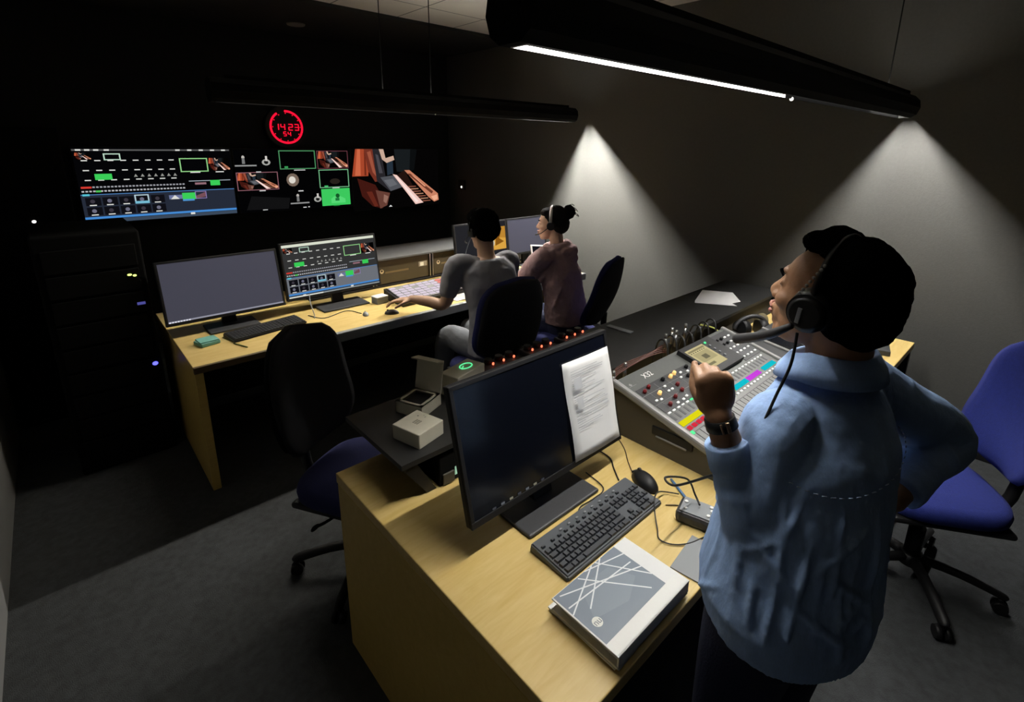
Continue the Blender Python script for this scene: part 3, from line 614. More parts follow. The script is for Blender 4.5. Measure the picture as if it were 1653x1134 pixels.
# turret along the back
t = thing('equipment_turret', 'black equipment turret with a wide flat top along the back of the near desk', 'rack turret', (2.1, 1.38, .7305))
m = MB(); m.hexa([(.645, 1.19, .862), (3.56, 1.19, .862), (3.56, 1.575, .862), (.645, 1.575, .862)], [(.645, 1.19, .88), (3.56, 1.19, .88), (3.56, 1.575, .88), (.645, 1.575, .88)]); obj('top_panel', m, mat('black_vinyl_top', (.016, .016, .016), .55, noise_amt=.15, nscale=14), t)
m = MB(); m.hexa([(.74, 1.205, .7305), (.775, 1.205, .7305), (.775, 1.495, .7305), (.74, 1.495, .7305)], [(.65, 1.195, .862), (.70, 1.195, .862), (.70, 1.56, .862), (.65, 1.56, .862)]); obj('side_panel', m, M['black'], t)
m = MB(); m.bx(.78, 3.5, 1.40, 1.48, .7305, .862); m.bx(3.5, 3.55, 1.21, 1.49, .7305, .862); obj('carcass', m, M['black'], t)
m = MB(); m.hexa([(1.5, 1.21, .7305), (3.5, 1.21, .7305), (3.5, 1.4, .7305), (1.5, 1.4, .7305)], [(1.5, 1.23, .862), (3.5, 1.23, .862), (3.5, 1.4, .862), (1.5, 1.4, .862)]); obj('blank_panel', m, M['blackmatte'], t)
# unit with small green-white display in the opening
t = thing('rack_unit', 'black rack unit with a small lit display under the turret top by the near monitor', 'rack unit', (1.1, 1.3, .7305))
m = MB(); m.bx(.785, 1.32, 1.20, 1.39, .7305, .845, .004); obj('casing', m, M['void'], t)
m = MB(); m.bx(.795, .84, 1.192, 1.2, .735, .775, .003); obj('front_plate', m, mat('brown_grey_plate', (.07, .06, .045), .5), t)
P = Paint((.845, 1.199, .75), (.05, 0, 0), (0, 0, .032), (0, -1, 0)); P.rect(0, 0, .2, 1, (150, 190, 160)); P.rect(.28, .1, .95, .9, (40, 60, 50)); P.rect(.34, .2, .6, .8, (160, 200, 170)); P.rect(.66, .3, .9, .7, (120, 160, 140)); obj('display', P.mb, M['pic'], t)
# boxes on the turret
def lidded(label, x, y, z, w, d, h, rz, open_=False):
    t = thing('gift_box', label, 'box', (x, y, z), rz, 'small cream boxes on the near turret')
    if not open_:
        m = MB(); m.box((0, 0, h/2), (w, d, h), 0, .003); obj('body', m, M['cream'], t, local=True)
        P = Paint((-w/2, -d/2, h+.0003), (w, 0, 0), (0, d, 0), (0, 0, 1)); c = (120, 116, 100)
        for i in range(4):
            for j in range(3): P.rect(.38+i*.055, .42+j*.07, .42+i*.055, .47+j*.07, c)
        P.disc(.74, .72, .025, .025, (90, 88, 76)); P.disc(.86, .6, .014, .014, (90, 88, 76)); P.rect(.78, .5, .84, .52, (90, 88, 76)); obj('printed_marks', P.mb, M['print'], t, local=True)
    else:
        m = MB()
        for a, b, c, e in ((-w/2, w/2, -d/2, -d/2+.006), (-w/2, w/2, d/2-.006, d/2), (-w/2, -w/2+.006, -d/2, d/2), (w/2-.006, w/2, -d/2, d/2)): m.bx(a, b, c, e, 0, h)
        m.bx(-w/2, w/2, -d/2, d/2, 0, .004)
        e = .017
        for a, b, c, e2 in ((-w/2, w/2, -d/2, -d/2+e), (-w/2, w/2, d/2-e, d/2), (-w/2, -w/2+e, -d/2, d/2), (w/2-e, w/2, -d/2, d/2)): m.bx(a, b, c, e2, h-.002, h)
        obj('tray', m, M['cream'], t, local=True)
        m = MB(); m.box((0, 0, h-.012), (w-.035, d-.035, .006), 0, .002); obj('dark_insert', m, M['black'], t, local=True)
        T = Matrix.Translation((w/2, 0, h)) @ Matrix.Rotation(math.radians(-78), 4, 'Y')
        m = MB(T); m.box((w/2*-1+w, 0, 0), (w, d, .005)); m.box((w-.0, 0, .02), (.005, d, .045)); obj('lid', m, M['cream'], t, local=True)
    return t
lidded('closed cream gift box with a printed square on its lid', .772, 1.298, .8805, .115, .12, .052, math.radians(14))
lidded('open cream gift box with a dark insert and raised lid', .872, 1.455, .8805, .12, .115, .045, math.radians(22), True)
t = thing('small_speaker', 'pale box with a glowing ring logo behind the top left corner of the near monitor', 'box', (1.085, 1.47, .8805), .25)
m = MB(); m.box((0, 0, .045), (.17, .09, .09), 0, .004); obj('body', m, M['cream'], t, local=True)
m = MB(); m.tube([(.03*math.cos(a)+.02, .02*math.sin(a), .0915) for a in [i*PI/8 for i in range(17)]], .0022, 6, 2); m.box((.0, 0, .0915), (.03, .003, .002), .5); obj('ring_logo', m, M['ledGreen'], t, local=True)
# three black blocks with red lights
k = 0
for x, n in ((1.31, 4), (1.575, 3), (1.81, 3)):
    lab = ('leftmost', 'middle', 'rightmost')[k]; k += 1
    t = thing('power_strip', f'{lab} of the three black socket blocks with red lights on the near turret', 'power strip', (x, 1.537, .8805), 0, 'black socket blocks with red lights')
    w = .06*n
    m = MB(); m.box((0, 0, .012), (w, .075, .024), 0, .004); obj('body', m, M['softblack'], t, local=True)
    for i in range(n):
        xx = -w/2+.03+i*.06
        m = MB(); m.cyl((xx, .012, .02), (xx, .012, .045), .02, .017, 14); obj('plug', m, M['black'], t, local=True)
        m = MB(); m.ell((xx, -.022, .034), (.0055, .004, .0065), seg=10); obj('red_light', m, M['ledR'], t, local=True)
t = thing('plug_adapter', 'black adapter with two yellow-green lights beside the socket blocks', 'adapter', (1.165, 1.545, .8805))
m = MB(); m.box((0, 0, .02), (.07, .05, .04), .2, .006); obj('body', m, M['black'], t, local=True)
m = MB(); m.ell((-.015, -.01, .042), (.009, .006, .004), seg=10); m.ell((.02, -.025, .036), (.006, .006, .004), seg=10); obj('status_light', m, M['ledG'], t, local=True)
m = MB(); m.box((2.112, 1.463, .8835), (.034, .15, .006), .04, .002); tag(obj('remote_control', m, M['grey']), 'grey slim strip lying on the near turret behind the monitor', 'remote control')
P = MB(); P.use(M['paper']); n = 8
pts = [(3.167, 1.55), (3.261, 1.385), (3.10, 1.262), (3.02, 1.28), (2.99, 1.235), (2.86, 1.44), (2.9, 1.46)]
P.prism(pts[::-1], .8805, .8825); tag(obj('paper_sheet', P, mat('grey_paper', (.3, .3, .3), .8)), 'crumpled grey paper sheet lying on the black near turret', 'paper')

# near monitor with a taped paper
t, P = monitor('monitor', 'large black switched-off monitor on the near desk with a paper over its right side', .69, 1.345, .903, .995, .823, 1.195, (.845, 1.158, .84, .975), M['screen'], None, neck_y=.955)
P.rect(.0, 0, .88, .006, (110, 112, 116)); P.rect(.0, .0, .3, .004, (140, 140, 140))
for i in range(7): P.rect(.1+i*.05, .012, .12+i*.05, .03, ((60, 60, 64), (90, 92, 96), (120, 116, 100))[i % 3])
obj('taskbar', P.mb, mat('taskbar', (.2, .2, .2), .4) if False else M['picdim'], t)
up = V((0, .092, .372)).normalized(); n = V((0, -up.z, up.y)); B = V((0, .903, .823))
PW = .233; PH = .322
mb = MB(); rows = []
for j in range(13):
    v = j/12; rr = []
    for i in range(7):
        u = i/6; base = V((1.105+u*PW+(.004*v), 0, 0))+V((0, B.y, B.z))+up*(.008+v*PH)
        lift = .006+.012*max(0, .35-v)**1.0*(u)+.003*math.sin(u*4+v*6)
        rr.append(mb.bm.verts.new(base+n*lift))
    rows.append(rr)
for a, b in zip(rows, rows[1:]):
    for i in range(6):
        f = mb.bm.faces.new((a[i], a[i+1], b[i+1], b[i])); f.smooth = True
doc = thing('paper_document', 'white printed page propped against the right half of the near monitor', 'paper', (1.22, .9, .83))
s = obj('sheet', mb, M['paper'], doc); so = s.modifiers.new('t', 'SOLIDIFY'); so.thickness = .0004
Pt = Paint(V((1.107, B.y, B.z))+up*.008+n*.0125, (PW, 0, 0), up*PH, n); rn = random.Random(5)
def ln(x0, y, x1): Pt.rect(x0, y, x1, y+.006, (178, 180, 184))
y = .9
for i in range(26):
    ln(.12, y-.01*rn.random(), .25+.6*rn.random()); y -= .024
Pt.rect(.16, .70, .32, .82, (196, 198, 202)); Pt.rect(.17, .5, .3, .62, (200, 202, 205))
pr = obj('printed_lines', Pt.mb, M['print'], doc)
# binder pile
t = thing('ring_binder', 'white ring binder with a grey crossing-lines cover on the near desk', 'binder', (.865, .55, .7375))
m = MB(); m.bx(.72, 1.012, .447, .64, .742, .7475, .001); m.bx(.72, 1.012, .447, .64, .7725, .7765, .001); m.bx(.722, 1.01, .447, .452, .7425, .7765, .001); obj('cover', m, M['white'], t)
m = MB(); m.bx(.735, 1.0, .455, .62, .7475, .7655); obj('pages', m, M['paper'], t)
P = Paint((.724, .482, .7768), (.284, 0, 0), (0, .156, 0), (0, 0, 1))
P.rect(0, 0, .83, 1, (128, 138, 150)); P.poly([(.1, .35), (.45, .2), (.7, .4), (.6, .8), (.25, .85)], (136, 146, 157)); P.rect(.83, 0, 1, 1, (226, 226, 226))
for a, b, c, d in ((.02, .72, .8, .62), (.3, .98, .7, .1), (.05, .95, .83, .45), (.4, 1, .83, .8), (.15, .5, .62, 1), (.55, 1, .83, .25), (.0, .6, .5, 1)):
    L = math.hypot(c-a, (d-b)*.55); nx, ny = -(d-b)*.55/L*.006, (c-a)/L*.011; P.poly([(a+nx, b+ny), (c+nx, d+ny), (c-nx, d-ny), (a-nx, b-ny)], (226, 228, 230))
P.disc(.1, .3, .045, .082, (222, 222, 216), 24)
cv = obj('cover_print', P.mb, M['printgloss'], t)
mb = textmesh('nu', .022, Matrix.Translation((.7525, .529, .7772)), mat('grey_logo_ink', (.2, .22, .25), .5)); obj('logo', mb, None, cv)
m = MB(); m.box((.875, .553, .7335), (.30, .2, .005), .03, .001); m.box((.866, .55, .739), (.292, .2, .004), -.02, .001); tag(obj('document_folder', m, M['white']), 'white folders stacked under the ring binder on the near desk', 'folder')
m = MB(); m.box((1.135, .487, .7325), (.15, .09, .004), .12, .001); tag(obj('notebook', m, M['grey']), 'thin grey notebook at the desk edge beside the ring binder', 'notebook')

# cables, pen, beltpack on near desk
cable('monitor_cable', 'black cable curling from behind the near monitor to its desk edge side', [(1.33, 1.0, .738), (1.33, .93, .734), (1.29, .88, .734), (1.25, .83, .734)], .0028)
cable('mouse_cable', 'thin brown cable running from the mouse to the back of the near desk', [(1.32, .825, .735), (1.36, .87, .733), (1.42, .93, .733), (1.46, 1.0, .733), (1.47, 1.1, .733)], .0018, mat('brown_cable', (.06, .04, .02), .5))
cable('keyboard_cable', 'short black cable looping behind the slate grey keyboard', [(1.03, .818, .74), (1.06, .832, .734), (1.12, .828, .734), (1.18, .84, .734), (1.2, .93, .734)], .002)
cable('earphone_cable', 'thin black cable with a silver jack looping over the corner of the slate grey keyboard', [(1.33, .655, .74), (1.31, .69, .738), (1.27, .695, .755), (1.225, .68, .765), (1.19, .655, .745), (1.15, .62, .734), (1.12, .595, .734), (1.13, .56, .734), (1.17, .53, .734), (1.23, .51, .734), (1.3, .47, .734)], .002)
cable('thin_cable', 'thin brown straight cable on the near desk beside the belt pack', [(1.26, .66, .733), (1.29, .63, .733), (1.28, .6, .734)], .0018, mat('brown_cable2', (.08, .05, .02), .5))
t = thing('pen', 'blue pen lying on the near desk beside the belt pack', 'pen', (1.36, .66, .7345))
m = MB(); m.cyl((1.385, .715, .7345), (1.33, .625, .7345), .004, .0045, 10); obj('barrel', m, M['bluepen'], t)
m = MB(); m.cyl((1.33, .625, .7345), (1.322, .612, .7345), .0045, .003, 10); obj('tip', m, M['metal'], t)
t = thing('intercom_belt_pack', 'grey intercom belt pack with loops of black cable on the near desk', 'belt pack', (1.275, .56, .7305), 0)
T = Matrix.Translation((1.275, .56, .7305)) @ Matrix.Rotation(.25, 4, 'Z')
m = MB(T); m.box((0, 0, .02), (.085, .12, .04), 0, .012); obj('casing', m, M['softblack'], t)
m = MB(T); m.box((0, 0, .0405), (.07, .1, .003), 0, .001); obj('face_plate', m, M['grey'], t)
for dx, dy in ((-.02, .035), (.01, .04), (-.02, -.03), (.005, -.035), (.022, -.03)):
    m = MB(T); m.cyl((dx, dy, .041), (dx, dy, .046), .006, .005, 10); obj('button', m, M['white'], t)

# ------------------------------------------------------------------ mixing console
t = MX = thing('mixing_console', 'large grey digital mixing console with coloured strips in front of the standing person', 'mixing console', (1.93, .78, .7305))
X0, X1, Y0, Y1 = 1.475, 2.375, .51, 1.04; zf, zb = .80, .94; sl = (zb-zf)/(Y1-Y0); th = math.atan(sl)
TM = Matrix.Translation((X0, Y0, zf)) @ Matrix.Rotation(th, 4, 'X')   # local u, v, up
D = (Y1-Y0)/math.cos(th)
m = MB(); m.hexa([(X0+.012, Y0+.012, .7305), (X1-.012, Y0+.012, .7305), (X1-.012, Y1-.01, .7305), (X0+.012, Y1-.01, .7305)], [(X0+.012, Y0, zf-.02), (X1-.012, Y0, zf-.02), (X1-.012, Y1, zb-.02), (X0+.012, Y1, zb-.02)]); obj('chassis', m, M['mixsideplate'], t)
m = MB(TM); m.box((.45, D/2, -.008), (.9, D, .022), 0, .006); obj('top_plate', m, M['mixer'], t)
m = MB(TM)
for u in (.006, .894): m.box((u, D/2, .0), (.022, D+.006, .03), 0, .008)
m.box((.45, .01, 0), (.9, .02, .03), 0, .008); obj('edge_trim', m, M['mixtrim'], t)
m = MB(); m.bx(X0+.006, X0+.014, .70, .86, .80, .835, .006); p = obj('handle_recess', m, M['black'], t)
m = MB(); m.bx(X0+.002, X0+.008, .72, .84, .797, .803, .002); obj('handle_lip', m, M['mixtrim'], p)
def mp(u0, u1, v0, v1, h, mt, name, par=t, z=.003, bev=.001):
    m = MB(TM); m.box(((u0+u1)/2, (v0+v1)/2, z+h/2), (u1-u0, v1-v0, h), 0, bev); return obj(name, m, mt, par)
kp = mp(.035, .405, .325, .465, .002, M['mixdark'], 'knob_panel')
sp = mp(.435, .70, .345, .53, .022, M['black'], 'screen_hood')
rp = mp(.715, .88, .335, .53, .002, M['mixdark'], 'right_panel')
P = Paint(TM @ V((.448, .375, .0255)), (TM.to_3x3() @ V((.15, 0, 0))), (TM.to_3x3() @ V((0, .13, 0))), TM.to_3x3() @ V((0, 0, 1)))
P.rect(0, 0, 1, 1, (214, 200, 150)); P.rect(.05, .85, .95, .93, (150, 140, 104)); P.rect(.1, .3, .9, .75, (186, 174, 130)); P.rect(.35, .4, .62, .6, (120, 114, 90)); P.rect(.1, .1, .5, .2, (140, 132, 100)); [P.rect(.08+i*.12, .78, .14+i*.12, .82, (90, 86, 70)) for i in range(7)]
obj('display', P.mb, M['picdim'], sp)
for i in range(5):
    m = MB(TM); m.cyl((.62, .40+i*.025, .0255), (.62, .40+i*.025, .031), .006, .005, 10); obj('screen_button', m, M['ledGreen'] if i == 4 else M['grey'], sp)
rk = random.Random(11)
for i, (u, v, kd) in enumerate([(.06, .44, 'r'), (.1, .45, 'r'), (.11, .405, 'a'), (.06, .385, 'b'), (.085, .38, 'b'), (.15, .36, 'r'), (.09, .345, 'r'), (.2, .45, 'k'), (.25, .445, 'a'), (.23, .40, 'r'), (.215, .37, 'r'), (.285, .45, 'a'), (.26, .345, 'a'), (.17, .42, 'b'), (.185, .395, 'b'), (.16, .395, 'b'), (.29, .42, 'b'), (.32, .44, 'b'), (.33, .41, 'k'), (.36, .43, 'b'), (.3, .38, 'b'), (.33, .37, 'b'), (.36, .385, 'b'), (.13, .335, 'b'), (.17, .335, 'b'), (.2, .34, 'b'), (.38, .45, 'k'), (.38, .4, 'k')]):
    if kd in 'rk a' and kd != ' ':
        m = MB(TM); m.cyl((u, v, .005), (u, v, .018), .0085, .0065, 14); m.cyl((u, v, .018), (u, v, .020), .005, .004, 12)
        obj('knob', m, {'r': M['redknob'], 'k': M['black'], 'a': M['amber']}[kd], kp)
    else:
        m = MB(TM); m.box((u, v, .008), (.013, .009, .006), 0, .002); obj('panel_button', m, M['button'], kp)
m = MB(TM)
for a in (.07, .14, .21, .28, .35):
    m.box((a+.005, .395, .0055), (.0012, .12, .001))
m.box((.2, .37, .0055), (.34, .0012, .001)); m.box((.2, .425, .0055), (.34, .0012, .001)); obj('panel_lines', m, M['mixtrim'], kp)
for i in range(4):
    for j in range(5):
        u, v = .735+i*.038, .355+j*.034
        if j > 2 and i < 2:
            m = MB(TM); m.cyl((u, v, .005), (u, v, .018), .008, .006, 12); obj('knob', m, M['black'], rp)
        else:
            m = MB(TM); m.box((u, v, .008), (.016, .009, .006), 0, .002); obj('panel_button', m, M['button'], rp)
strips = []
cols = {'y': emis('yellow_strip', L8(225, 215, 20), 1), 'g': emis('green_strip', L8(50, 220, 40), 1), 'c': emis('cyan_strip', L8(20, 190, 205), 1), 'm': emis('magenta_strip', L8(205, 70, 225), 1), 'r': emis('red_strip', L8(225, 50, 70), .9)}
seq = ['y']*6+['g']*2+['y']*3+['y']*2+['c']*4+['m']*4+[None]+['c']*4
pit = .0315
for i, c in enumerate(seq):
    u = .03+i*pit
    if u > .86: break
    if c: mp(u, u+pit*.92, .250, .272, .004, cols[c], 'scribble_strip')
    # groove above (meters) and a row of keys behind
    mp(u+.004, u+.016, .283, .312, .001, M['mixdark'], 'meter_window')
    mp(u+.008, u+.024, .316, .323, .005, M['button'] if i != 5 else M['ledGreen'], 'select_button')
    if i < 6: mp(u+.006, u+.026, .226, .242, .005, cols['r'], 'mute_button')
    else: mp(u+.008, u+.024, .232, .24, .005, M['button'], 'mute_button')
    # fader slot and cap
    f = mp(u+.0135, u+.0165, .06, .212, .0012, M['black'], 'fader_slot')
    yy = .075+.1*((i*37) % 10)/10*.6
    mp(u+.005, u+.025, yy, yy+.024, .010, M['mixtrim'], 'fader_cap', f)
mp(.02, .038, .208, .222, .006, M['ledGreen'], 'solo_button')
mp(.02, .88, .2125, .2155, .0008, M['mixdark'], 'dark_line')
R3 = TM @ Matrix.Translation((.175, .505, .0032))
mb = textmesh('X32', .036, R3 @ Matrix.Shear('XZ', 4, (0, 0)), M['white']); obj('logo', mb, None, t)
mb = textmesh('PRODUCER', .009, TM @ Matrix.Translation((.06, .483, .0032)), M['white']) if False else None
m = MB(TM); m.box((.055, .49, .0032), (.045, .0012, .0006)); m.box((.05, .498, .0032), (.012, .012, .0006), .7); obj('maker_mark', m, M['mixtrim'], t)
# cables standing behind the console
rc = random.Random(2)
cm = mat('red_brown_cable', (.06, .014, .008), .5)
for i in range(12):
    c = cm if i < 5 else M['cable']
    if i < 5: x = 1.49+i*.012; pts = [(x, 1.052+.007*i, .90), (x+.03, 1.055+.008*i, .946+.003*i), (x+.16+.03*i, 1.06+.008*i, .958-.002*i), (x+.30+.02*i, 1.065+.008*i, .955), (x+.42, 1.07+.008*i, .93), (x+.46, 1.10, .86)]
    else: x = 1.9+(i-5)*.075; h = .02*rc.random(); pts = [(x, 1.05, .86), (x+.01, 1.07, .95+h), (x+.03, 1.12, .95+h), (x+.06, 1.16, .86), (x+.08, 1.17, .75)]
    mb = MB(); mb.tube(pts, (.0026 if i < 5 else .0045), 8, 5)
    tag(obj('signal_cable', mb, c), ('red brown cable' if i < 5 else 'black cable')+' looping along the back edge of the mixing console', 'cable', 'red brown cables behind the mixing console' if i < 5 else 'black cables behind the mixing console')
for i, (x, y, z) in enumerate(((1.51, 1.06, .95), (1.60, 1.07, .955), (1.93, 1.09, .99), (2.0, 1.1, 1.0), (2.02, 1.09, .985), (2.12, 1.1, .99))):
    m = MB(); m.cyl((x, y, z-.06), (x, y, z), .0075, .0075, 12); m.use(M['metal']); m.cyl((x, y, z), (x, y, z+.02), .008, .006, 12)
    tag(obj('cable_plug', m, M['cable']), 'metal tipped cable plug standing at the back of the mixing console', 'plug', 'plugs behind the mixing console')
cable('yellow_cable', 'short yellow cable behind the right corner of the mixing console', [(2.45, 1.2, .9), (2.48, 1.12, .89), (2.45, 1.03, .84), (2.4, 1.0, .8)], .004, mat('yellow_cable', (.5, .55, .12), .5))
# control surface and gear to the right of the mixer
t = thing('control_surface', 'black control surface with pale metal rails right of the mixing console', 'control surface', (2.85, .8, .7305))
m = MB(); m.hexa([(2.42, .55, .7305), (2.98, .55, .7305), (2.98, 1.0, .7305), (2.42, 1.0, .7305)], [(2.42, .55, .78), (2.98, .55, .78), (2.98, 1.0, .85), (2.42, 1.0, .85)]); obj('body', m, M['softblack'], t)
for i, x in enumerate((2.425, 2.62, 2.78, 2.95)):
    m = MB(); m.hexa([(x, .55, .7805), (x+.022, .55, .7805), (x+.022, 1.0, .8505), (x, 1.0, .8505)], [(x, .55, .788), (x+.022, .55, .788), (x+.022, 1.0, .858), (x, 1.0, .858)]); obj('rail', m, M['mixtrim'], t)
m = MB(); m.hexa([(2.64, .58, .787), (2.77, .58, .787), (2.77, .95, .845), (2.64, .95, .845)], [(2.65, .6, .80), (2.76, .6, .80), (2.76, .93, .856), (2.65, .93, .856)]); obj('glossy_panel', m, M['screen'], t)
t = thing('headphones', 'black headphones lying on the near desk behind the control surface', 'headphones', (2.92, 1.115, .7305))
for s in (-1, 1):
    m = MB(); m.cyl((2.92+s*.025, 1.11-s*.03, .79), (2.92+s*.065, 1.10-s*.05, .795), .052, .046, 24); obj('ear_cup', m, M['black'], t)
m = MB(); m.tube([(2.93+.10*math.cos(a), 1.115-.05*math.cos(a), .79+.07*math.sin(a)) for a in [i*PI/8 for i in range(9)]], (.012), 10, 3); obj('headband', m, M['softblack'], t)
t = thing('pouch', 'small olive pouch on the near desk between the headphones and the black turret', 'pouch', (3.12, 1.13, .7305), .2)
m = MB(); m.ell((0, 0, .05), (.075, .04, .05), seg=20); m.box((0, 0, .012), (.14, .07, .024), 0, .01); remesh(obj('body', m, mat('olive_cloth', (.11, .09, .045), .9, bump=.3, bscale=60), t, local=True), .005, 2)
t = thing('speaker_wedge', 'dark angular box against the black turret at the back of the near desk', 'box', (2.72, 1.12, .7305))
m = MB(); m.hexa([(2.46, 1.03, .7305), (2.82, 1.03, .7305), (2.82, 1.17, .7305), (2.46, 1.17, .7305)], [(2.46, 1.05, .755), (2.82, 1.05, .755), (2.82, 1.17, .785), (2.46, 1.17, .785)]); obj('body', m, M['black'], t)
m = MB(); m.bx(2.5, 2.78, 1.075, 1.085, .758, .766); obj('groove', m, M['softblack'], t)
t = thing('control_box', 'small black control box with a red light on the right end of the near desk', 'control box', (3.29, .56, .7305), .25)
m = MB(); m.box((0, 0, .014), (.2, .11, .028), 0, .004); obj('casing', m, M['softblack'], t, local=True)
m = MB(); m.ell((-.045, .02, .03), (.014, .01, .005), seg=12); obj('red_light', m, M['ledR'], t, local=True)
m = MB(); m.cyl((.05, .01, .028), (.05, .01, .034), .009, .008, 12); obj('knob', m, M['grey'], t, local=True)

# ================================================================== CHAIRS
def chair(name, label, loc, rz, seatmat, shellmat, lean=.12, basemat=None, rb=0, back_w=.225, seat_z=.46, group='office chairs', backmat=None):
    """local frame: sitter faces +y"""
    t = thing(name, label, 'chair', (loc[0], loc[1], 0), rz, group)
    blk = basemat or M['black']
    # seat cushion: rounded slab with waterfall front
    m = MB(); N = 40; rings = []
    def sup(a, w, d, e=3.2):
        c, s = math.cos(a), math.sin(a); return (w*math.copysign(abs(c)**(2/e), c), d*math.copysign(abs(s)**(2/e), s))
    for z, k in ((0, .80), (.006, .93), (.02, .985), (.045, 1), (.066, .97), (.078, .86), (.082, .5), (.083, .05)):
        r = []
        for i in range(N):
            x, y = sup(2*PI*i/N, .235*k, .225*k); r.append(m.bm.verts.new((x, y, seat_z-.055+z-.02*max(0, y/.225)**2)))
        rings.append(r)
    fs = []
    for a, b in zip(rings, rings[1:]):
        for i in range(N): fs.append(m.bm.faces.new((a[i], a[(i+1) % N], b[(i+1) % N], b[i])))
    fs += [m.bm.faces.new(rings[0][::-1]), m.bm.faces.new(rings[-1])]
    for f in fs: f.smooth = True
    obj('seat', m, seatmat, t, local=True)
    m = MB(); m.box((0, 0, seat_z-.065), (.42, .40, .025), 0, .01); obj('seat_pan', m, blk, t, local=True)
    # backrest: tall rounded pad + shell, curved round the sitter
    def pad(off, th, kw, mt, nm):
        m = MB(); nu, nv = 16, 18; F = []; Bk = []
        for s, L in ((0, F), (1, Bk)):
            for j in range(nv+1):
                v = -1+2*j/nv; row = []
                w = back_w*kw*(max(0, 1-abs(v)**3.4))**(1/2.6)*(1-.08*v)
                w = max(w, .012)
                for i in range(nu+1):
                    u = -1+2*i/nu; x = w*u; z = seat_z+.36+.265*kw*v
                    edge = max(0, 1-max(abs(u)**4, abs(v)**6))**.5
                    y = -.235-lean*(z-seat_z-.1)+.30*x*x/.2+off-.02*math.cos(v*2.4)+(-th/2*edge if s else th/2*edge)
                    row.append(m.bm.verts.new((x, y, z)))
                L.append(row)
        for L, fl in ((F, 0), (Bk, 1)):
            for a, b in zip(L, L[1:]):
                for i in range(nu):
                    q = (a[i], a[i+1], b[i+1], b[i]); m.bm.faces.new(q if fl else q[::-1]).smooth = True
        bmesh.ops.remove_doubles(m.bm, verts=m.bm.verts, dist=.0006)
        obj(nm, m, mt, t, local=True)
    pad(.006, .06, 1, backmat or seatmat, 'backrest'); pad(-.03, .03, .97, shellmat, 'back_shell')
    m = MB(); m.tube([(0, -.05, seat_z-.08), (0, -.22, seat_z-.085), (0, -.285, seat_z-.02), (0, -.30, seat_z+.2)], (.022), 10, 4); obj('back_bar', m, blk, t, local=True)
    m = MB(); m.tube([(.06, .02, seat_z-.085), (.2, -.02, seat_z-.09), (.27, -.03, seat_z-.07)], .006, 8, 3); m.ell((.275, -.03, seat_z-.07), (.022, .01, .008), seg=10); obj('height_lever', m, blk, t, local=True)
    m = MB(); m.cyl((0, 0, .12), (0, 0, .26), .03, .03, 20); m.cyl((0, 0, .26), (0, 0, seat_z-.07), .016, .016, 16); m.box((0, 0, seat_z-.088), (.16, .22, .03), 0, .01); obj('gas_column', m, blk, t, local=True)
    m = MB(); m.cyl((0, 0, .085), (0, 0, .135), .048, .04, 20); obj('base_hub', m, blk, t, local=True)
    for k in range(5):
        a = rb+2*PI*k/5; c, s = math.cos(a), math.sin(a); R = .30
        m = MB(); m.tube([(c*.03, s*.03, .112), (c*.16, s*.16, .105), (c*(R-.01), s*(R-.01), .078), (c*(R+.012), s*(R+.012), .068)], [(.020, .024), (.017, .02), (.014, .02), (.012, .012)], 10, 3); leg = obj('leg', m, blk, t, local=True)
        m = MB()
        for q in (-1, 1): m.cyl((c*R-s*.008*q, s*R+c*.008*q, .028), (c*R-s*.024*q, s*R+c*.024*q, .028), .0275, .024, 18)
        m.cyl((c*R, s*R, .03), (c*R, s*R, .07), .009, .009, 10); obj('caster', m, blk, leg, local=True)
    return t
def yaw(dx, dy): return math.atan2(-dx, dy)
chair('office_chair', 'bright blue office chair on the right behind the standing person', (2.50, .16), yaw(-.55, .83), M['blue'], M['black'], rb=.585, seat_z=.485, lean=.16)
chair('office_chair', 'dark office chair standing empty between the two desks left of the near desk', (.79, 1.80), yaw(.5, -.87), M['navyfab'], M['blackfab'], rb=.2, seat_z=.47, backmat=M['blackfab'])
chair('office_chair', 'black backed office chair holding the person in the grey t-shirt', (1.94, 2.33), yaw(.05, 1), M['navyfab'], M['blackfab'], rb=.1, back_w=.25, seat_z=.46)
chair('office_chair', 'blue rimmed office chair by the wall holding the person in the mauve hoodie', (2.72, 2.38), yaw(-.36, .93), M['navyfab'], M['blackfab'], rb=.5, seat_z=.46, lean=.3)

